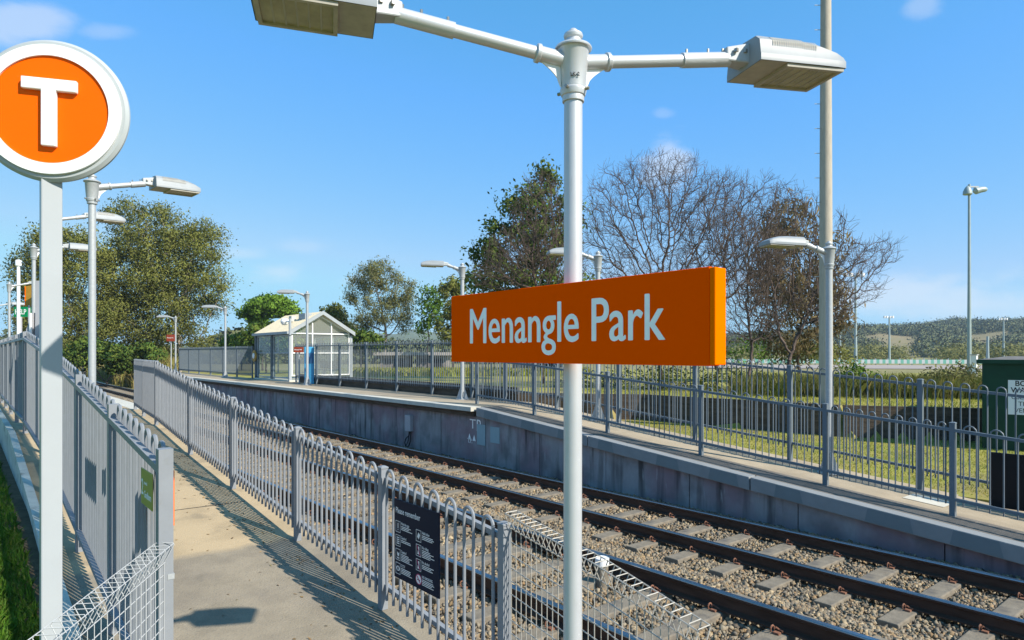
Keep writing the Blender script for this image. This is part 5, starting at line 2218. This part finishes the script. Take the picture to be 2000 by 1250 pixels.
tree('sheoak_tree', 'brown feathery sheoak behind the tall concrete pole', 'tree', 1560, 770, 31,
     [(1545, 430, 60, 42), (1520, 480, 56, 60), (1590, 500, 60, 60), (1560, 570, 80, 60), (1500, 560, 40, 60), (1600, 620, 60, 50), (1540, 650, 66, 44), (1610, 560, 40, 40)],
     1000, M['leaf_cas'], M['bark'], .2, 60, .30, .32, BG, droop=1.3, trunk_h=.15, shell=.2, tip=.012, aspect=.2)
# shrubs along the lawn terrace
HG = 'bushes behind the glass shelter'
for lab, px, Z, bl in (('dark green bush showing through the front glass of the shelter', 520, 52, [(510, 660, 34, 26), (545, 668, 34, 24), (490, 675, 24, 18)]),
                       ('dark green bush showing through the gable glass of the shelter', 610, 54, [(600, 655, 36, 26), (640, 664, 34, 22), (575, 668, 30, 20)]),
                       ('dense dark bush between the shelter and the forked gum', 705, 58, [(700, 665, 28, 20), (725, 672, 26, 15), (685, 676, 20, 14)])):
    tree('bush', lab, 'bush', px, 728, Z, bl, 240, M['leaf_dark'], M['bark'], .08, 36, .32, .30, HG, trunk_h=.1, shell=.2, tip=.012, aspect=.55)
SH = 'shrubs on the terrace behind the lawn'
for lab, px, pb, Z, bl, mt, per, na, sz in (
        ('glossy green shrub right of the tall concrete pole', 1675, 785, 22, [(1668, 735, 40, 26), (1700, 745, 30, 22), (1650, 750, 22, 24), (1720, 760, 22, 16)], 'leaf_green', 12, 300, .11),
        ('pale leafy shrub left of the green shed', 1860, 775, 21, [(1850, 735, 50, 22), (1885, 730, 34, 26), (1820, 745, 30, 18)], 'leaf_gum2', 10, 260, .11),
        ('yellowing shrub behind the bars under the name sign', 1180, 790, 27, [(1170, 745, 46, 26), (1120, 755, 40, 22), (1220, 745, 34, 26)], 'leaf_yel', 9, 260, .12),
        ('dark ivy covered shrub under the right end of the name sign', 1300, 790, 25, [(1300, 740, 60, 30), (1360, 745, 40, 28), (1250, 755, 40, 22)], 'leaf_gum', 9, 300, .12),
        ('bright green shrub beside the bare trunks', 1420, 785, 24, [(1425, 735, 40, 26), (1480, 745, 44, 22), (1390, 750, 30, 22)], 'leaf_yel', 9, 260, .11),
        ('olive shrub behind the spreading bare tree', 1600, 770, 32, [(1590, 690, 60, 26), (1640, 700, 40, 22), (1540, 690, 50, 26)], 'leaf_gum', 10, 260, .16),
        ('round green shrub behind the sheoak', 1480, 765, 36, [(1480, 680, 40, 34), (1440, 690, 30, 26)], 'leaf_green', 9, 200, .16)):
    tree('garden_shrub', lab, 'shrub', px, pb, Z, bl, na, M[mt], M['bark'], .04, per, .12 * Z / 22, sz, SH, D=.10 * Z / 22, trunk_h=.1, shell=.2, tip=.005, aspect=.5, depth=.9)


# ------------------------------------------------------------------ grass
def blade_field(name, label, pts, h, w, m, lean=.35, rng=RNG):
    n = len(pts)
    P = np.asarray(pts)
    a = rng.uniform(0, 2 * math.pi, n)
    d = np.stack([np.cos(a), np.sin(a), np.zeros(n)], 1)
    b = rng.uniform(0, 2 * math.pi, n)
    l = np.stack([np.cos(b), np.sin(b), np.zeros(n)], 1) * rng.uniform(0, lean, n)[:, None]
    H = (h * rng.uniform(.5, 1.25, n))[:, None]
    W = w * rng.uniform(.7, 1.3, n)[:, None]
    up = np.array((0, 0, 1.))
    mid = P + (up + l * .45) * H * .55
    tipp = P + (up + l * 1.3) * H
    V = np.stack([P - d * W / 2, P + d * W / 2, mid + d * W * .38, tipp, mid - d * W * .38], 1)
    Fa = np.arange(n * 5).reshape(n, 5)
    o = np_mesh(name, V.reshape(-1, 3), Fa, m)
    tag(o, label, None, None, 'stuff')


def scatter(n, x0, x1, y0, y1, rng=RNG, cond=None):
    x = rng.uniform(x0, x1, n)
    y = rng.uniform(y0, y1, n)
    if cond is not None:
        k = cond(x, y)
        x, y = x[k], y[k]
    return np.array([(a, b, ground_z(a, b) - .01) for a, b in zip(x, y)])


blade_field('grass', 'bright green grass on the bank below the boundary fence',
            np.concatenate([scatter(30000, -1.2, .47, 3.2, 9), scatter(30000, -1.6, .47, 9, 20), scatter(9000, -2.5, .45, 20, 34)]), .10, .013, M['blades'], .7)
blade_field('lawn_grass', 'short dry grass on the lawn behind the far ramp',
            scatter(42000, 12.05, 19.5, 1.5, 14, cond=lambda x, y: np.array([a < wall_x(b) - .4 for a, b in zip(x, y)])), .045, .012, M['blades_dry'], .8)
blade_field('terrace_grass', 'sunlit grass strip on top of the low dark wall',
            scatter(30000, 16.8, 27, 2, 22, cond=lambda x, y: np.array([wall_x(b) + .05 < a < wall_x(b) + 5 for a, b in zip(x, y)])), .08, .016, M['blades_dry'], .8)
rp = []
for k in range(520):                              # reed clumps in a belt behind the terrace
    px = random.uniform(1440, 2050)
    Z = random.uniform(20.5, 25) - (px - 1640) * .004
    c = at(px, 690, Z)
    gz_ = ground_z(c.x, c.y)
    for _ in range(38):
        rp.append((c.x + random.gauss(0, .16), c.y + random.gauss(0, .16), gz_ - .02))
blade_field('reeds', 'tall green reeds along the back of the terrace', rp, .62, .022, M['reeds'], .55)
sp = []
for k in range(9000):
    px = random.uniform(150, 345)
    c = at(px, 690, random.uniform(54, 84))
    if c.x < 10.6:
        continue
    sp.append((c.x, c.y, ground_z(c.x, c.y)))
blade_field('dry_grass', 'tall straw coloured grass beyond the end of the ramp', sp, 1.35, .08, M['straw'], .5)
sp = []
for k in range(9000):
    px = random.uniform(640, 1150)
    c = at(px, 690, random.uniform(40, 60))
    sp.append((c.x, c.y, ground_z(c.x, c.y)))
blade_field('paddock_grass', 'rough grass in front of the grey masonry sheds', sp, .45, .07, M['blades_dry'], .8)


# fallen leaves along the foot of the ramp fence and on the stones
lt = []
for _ in range(420):
    y = random.uniform(3.2, 12)
    x = 2.70 - abs(random.gauss(0, .22)) if random.random() < .75 else random.uniform(.95, 2.6)
    lt.append((x, y, path_z(y) + .006))
for _ in range(260):
    x, y = random.uniform(3.1, 9.8), random.uniform(2, 14)
    lt.append((x, y, bed_z(x) + .03))
M['litter'] = mat('dead leaves', (.2, .1, .05), .9, 0, .2, 9, island=[(.24, .14, .06), (.34, .22, .09), (.14, .08, .045), (.30, .25, .12)])
lt = np.array(lt)
n_ = len(lt)
an = RNG.uniform(0, 6.28, n_)
dl = np.stack([np.cos(an), np.sin(an), RNG.normal(size=n_) * .25], 1) * RNG.uniform(.012, .028, n_)[:, None]
sl = np.stack([-np.sin(an), np.cos(an), RNG.normal(size=n_) * .3], 1) * RNG.uniform(.005, .011, n_)[:, None]
tag(np_mesh('leaf_litter', np.stack([lt - dl, lt + sl, lt + dl, lt - sl], 1).reshape(-1, 3), np.arange(n_ * 4).reshape(n_, 4), M['litter']),
    'scattered dead leaves on the ramp and ballast', None, None, 'stuff')


# ------------------------------------------------------------------ far things: sheds, racecourse, hills
def build_far():
    for (px0, px1, py0, py1, Z, lab) in ((742, 792, 694, 737, 58, 'grey masonry hut with a pale flat roof, left of the pair behind the fence'),
                                         ((812), 872, 694, 733, 60, 'grey masonry hut with a pale flat roof beside the name sign'),
                                         (1000, 1100, 700, 735, 48, 'rough stone hut seen under the name sign')):
        a = at(px0, 690, Z)
        b = at(px1, 690, Z)
        z0 = ground_z(a.x, a.y) - .1
        z1 = at(px0, py0, Z).z
        t = thing('stone_hut', lab, 'hut', (a.x, a.y, z0))
        e = (b - a)
        n = Vector((SY, CY, 0))
        A = Vector((a.x, a.y, z0))
        E_ = Vector((e.x, e.y, 0))
        m = MB()
        m.prism([A, A + E_, A + E_ + n * 4, A + n * 4], (0, 0, z1 - z0))
        m.build('wall', M['brickgrey'], t)
        m = MB()
        u = E_.normalized()
        B = A - u * .5 - n * .5 + Vector((0, 0, z1 - z0))
        m.prism([B, B + E_ + u * 1.0, B + E_ + u * 1.0 + n * 5, B + n * 5], (0, 0, .28))
        m.build('roof', M['shed_roof'], t)
        m = MB()
        D_ = A + E_ * .55 - n * .02
        m.prism([D_ + Vector((0, 0, .1)), D_ + u * .9 + Vector((0, 0, .1)), D_ + u * .9 + Vector((0, 0, 1.3)), D_ + Vector((0, 0, 1.3))], n * .05)
        m.build('door', M['dark'], t)
        m = MB()
        D_ = A + E_ * .15 - n * .02
        m.prism([D_ + Vector((0, 0, .8)), D_ + u * .7 + Vector((0, 0, .8)), D_ + u * .7 + Vector((0, 0, 1.3)), D_ + Vector((0, 0, 1.3))], n * .05)
        m.build('window', M['dark'], t)
    # racecourse: grit track and the green and white running rail boards
    def arc(px0, px1, Z0, Z1, n=40):
        return [at(px0 + (px1 - px0) * i / n, 690, Z0 + (Z1 - Z0) * i / n) for i in range(n + 1)]
    P = arc(1380, 2150, 92, 84)
    Q = arc(1380, 2150, 120, 110)
    m = MB()
    for i in range(len(P) - 1):
        vs = [P[i], P[i + 1], Q[i + 1], Q[i]]
        m.add([(v.x, v.y, ground_z(v.x, v.y) + .12) for v in vs], [(0, 1, 2, 3)])
    struct(m.build('racetrack', M['track_dirt']))
    t = thing('running_rail', 'long green and white boarded rail around the racecourse', 'rail', (Q[0].x, Q[0].y, .3))
    g, w, ps = MB(), MB(), MB()
    R = arc(1380, 2150, 121, 111, 130)
    for i in range(len(R) - 1):
        a, b = R[i], R[i + 1]
        tgt = g if i % 2 == 0 else w
        za, zb = ground_z(a.x, a.y), ground_z(b.x, b.y)
        tgt.add([(a.x, a.y, za + .35), (b.x, b.y, zb + .35), (b.x, b.y, zb + 1.05), (a.x, a.y, za + 1.05), (a.x + .12, a.y + .15, za + .35), (b.x + .12, b.y + .15, zb + .35),
                 (b.x + .12, b.y + .15, zb + 1.05), (a.x + .12, a.y + .15, za + 1.05)], [(0, 1, 2, 3), (7, 6, 5, 4), (3, 2, 6, 7), (0, 4, 5, 1)])
        if i % 4 == 0:
            ps.beam((a.x + .2, a.y + .2, za - .1), (a.x + .2, a.y + .2, za + 1.3), .12, .12)
    g.build('green_board', M['mint'], t)
    w.build('white_board', M['white_rail'], t)
    ps.build('post', M['mast'], t)

    # wooded ridge at right
    def ridge(name, px0, px1, Z0, Z1, prof, m, n=120, rows=10, seed=1):
        rr = random.Random(seed)
        mb = MB()
        ph = [rr.uniform(0, 6.28) for _ in range(6)]
        for j in range(rows + 1):
            f = j / rows
            Z = Z0 + (Z1 - Z0) * f
            for i in range(n + 1):
                px = px0 + (px1 - px0) * i / n
                yt = prof(px)
                top = (690 - yt) / F * Z1 + EYE
                d = ray(px, 690)
                h = top * (math.sin(f * math.pi / 2) ** 1.3)
                h += top * .09 * math.sin(px * .021 + ph[0] + f * 5) * f + top * .05 * math.sin(px * .05 + ph[1] + f * 9) * f
                mb.v.append((d[0] * Z, d[1] * Z, h if j else -2))
        mb.n = len(mb.v)
        for j in range(rows):
            for i in range(n):
                a = j * (n + 1) + i
                mb.f.append((a, a + 1, a + n + 2, a + n + 1))
                mb.mi.append(0)
        o = mb.build(name, m, smooth=True)
        struct(o)
        return mb, n, rows
    prof = lambda px: float(np.interp(px, [600, 1100, 1500, 1640, 1720, 1800, 1900, 2000, 2300], [680, 674, 660, 652, 645, 641, 639, 636, 640]))
    mb, n, rows = ridge('hill', 500, 2350, 330, 760, prof, M['hill'], seed=4)
    # trees of the ridge: one mass, clearings left bare
    V = np.array(mb.v).reshape(rows + 1, n + 1, 3)
    ctr = []
    for _ in range(15000):
        f = random.random() ** .8 * rows * .999
        g_ = random.random() * (n - .001)
        j, i = int(f), int(g_)
        a, b = f - j, g_ - i
        p = (V[j, i] * (1 - a) + V[j + 1, i] * a) * (1 - b) + (V[j, i + 1] * (1 - a) + V[j + 1, i + 1] * a) * b
        fr = f / rows
        cl = math.sin(g_ * .55 + 1.1) * .5 + math.sin(g_ * .23 + fr * 9) * .5 + math.sin(fr * 13 + g_ * .11) * .55
        if fr < .42 and cl > .10:
            continue
        if cl > .72:
            continue
        ctr.append(p + np.array((0, 0, random.uniform(1.0, 3.0))))
    ctr = np.array(ctr)
    k = len(ctr)
    o = leaves('ridge_wood', ctr, 46, 2.1, 1.25, M['leaf_far'], None, aspect=.8, squash=.8)
    tag(o, 'dense olive bush covering the far ridge', None, None, 'stuff')
    # scrub at the foot of the ridge
    sc_ = []
    for _ in range(1100):
        px = random.uniform(1300, 2150)
        Z = random.uniform(150, 300)
        c = at(px, 690, Z)
        if math.sin(px * .02) + math.sin(px * .047 + 2) + random.gauss(0, .5) > -.3:
            sc_.append((c.x, c.y, 1.2 + random.uniform(0, 2.2) * (Z / 250)))
    o = leaves('scrub', np.array(sc_), 70, 1.4, .6, M['leaf_gum2'], None, aspect=.7, squash=.8)
    tag(o, 'grey green scrub beyond the racecourse', None, None, 'stuff')
    prof2 = lambda px: float(np.interp(px, [-300, 200, 500, 700, 800, 850, 950, 1200, 1500], [682, 676, 668, 652, 645, 650, 660, 664, 672])) + 2 * math.sin(px * .06)
    ridge('far_hills', -400, 1700, 1000, 1500, prof2, M['leaf_far'], n=160, rows=6, seed=9)
    # belt of distant paddock trees closing the horizon
    bt = []
    for _ in range(2300):
        px = random.uniform(-120, 1420)
        Z = random.uniform(130, 260)
        c = at(px, 690, Z)
        hgt = (3.2 + 2.2 * math.sin(px * .017) + 1.6 * math.sin(px * .043 + 1)) * Z / 180
        if 640 < px < 880:
            hgt *= .5
        bt.append((c.x, c.y, .3 + random.uniform(.1, 1) * max(1.0, hgt)))
    o = leaves('distant_trees', np.array(bt), 40, 1.2, 1.2, M['leaf_far'], None, aspect=.7)
    tag(o, 'low belt of distant trees along the horizon', None, None, 'stuff')


build_far()


# ------------------------------------------------------------------ air
def build_haze():
    m = bpy.data.materials.new('air haze')
    m.use_nodes = True
    nt = m.node_tree
    nt.nodes.remove(nt.nodes['Principled BSDF'])
    v = nt.nodes.new('ShaderNodeVolumePrincipled')
    v.inputs['Color'].default_value = (.62, .80, 1.0, 1)
    v.inputs['Density'].default_value = .00022
    v.inputs['Anisotropy'].default_value = .0
    nt.links.new(v.outputs[0], nt.nodes['Material Output'].inputs['Volume'])
    b = MB()
    b.box((-4020, -4020, -6), (4020, 4520, 72))
    tag(b.build('haze', m), 'thin pale air between the station and the far hills', None, None, 'stuff')


build_haze()
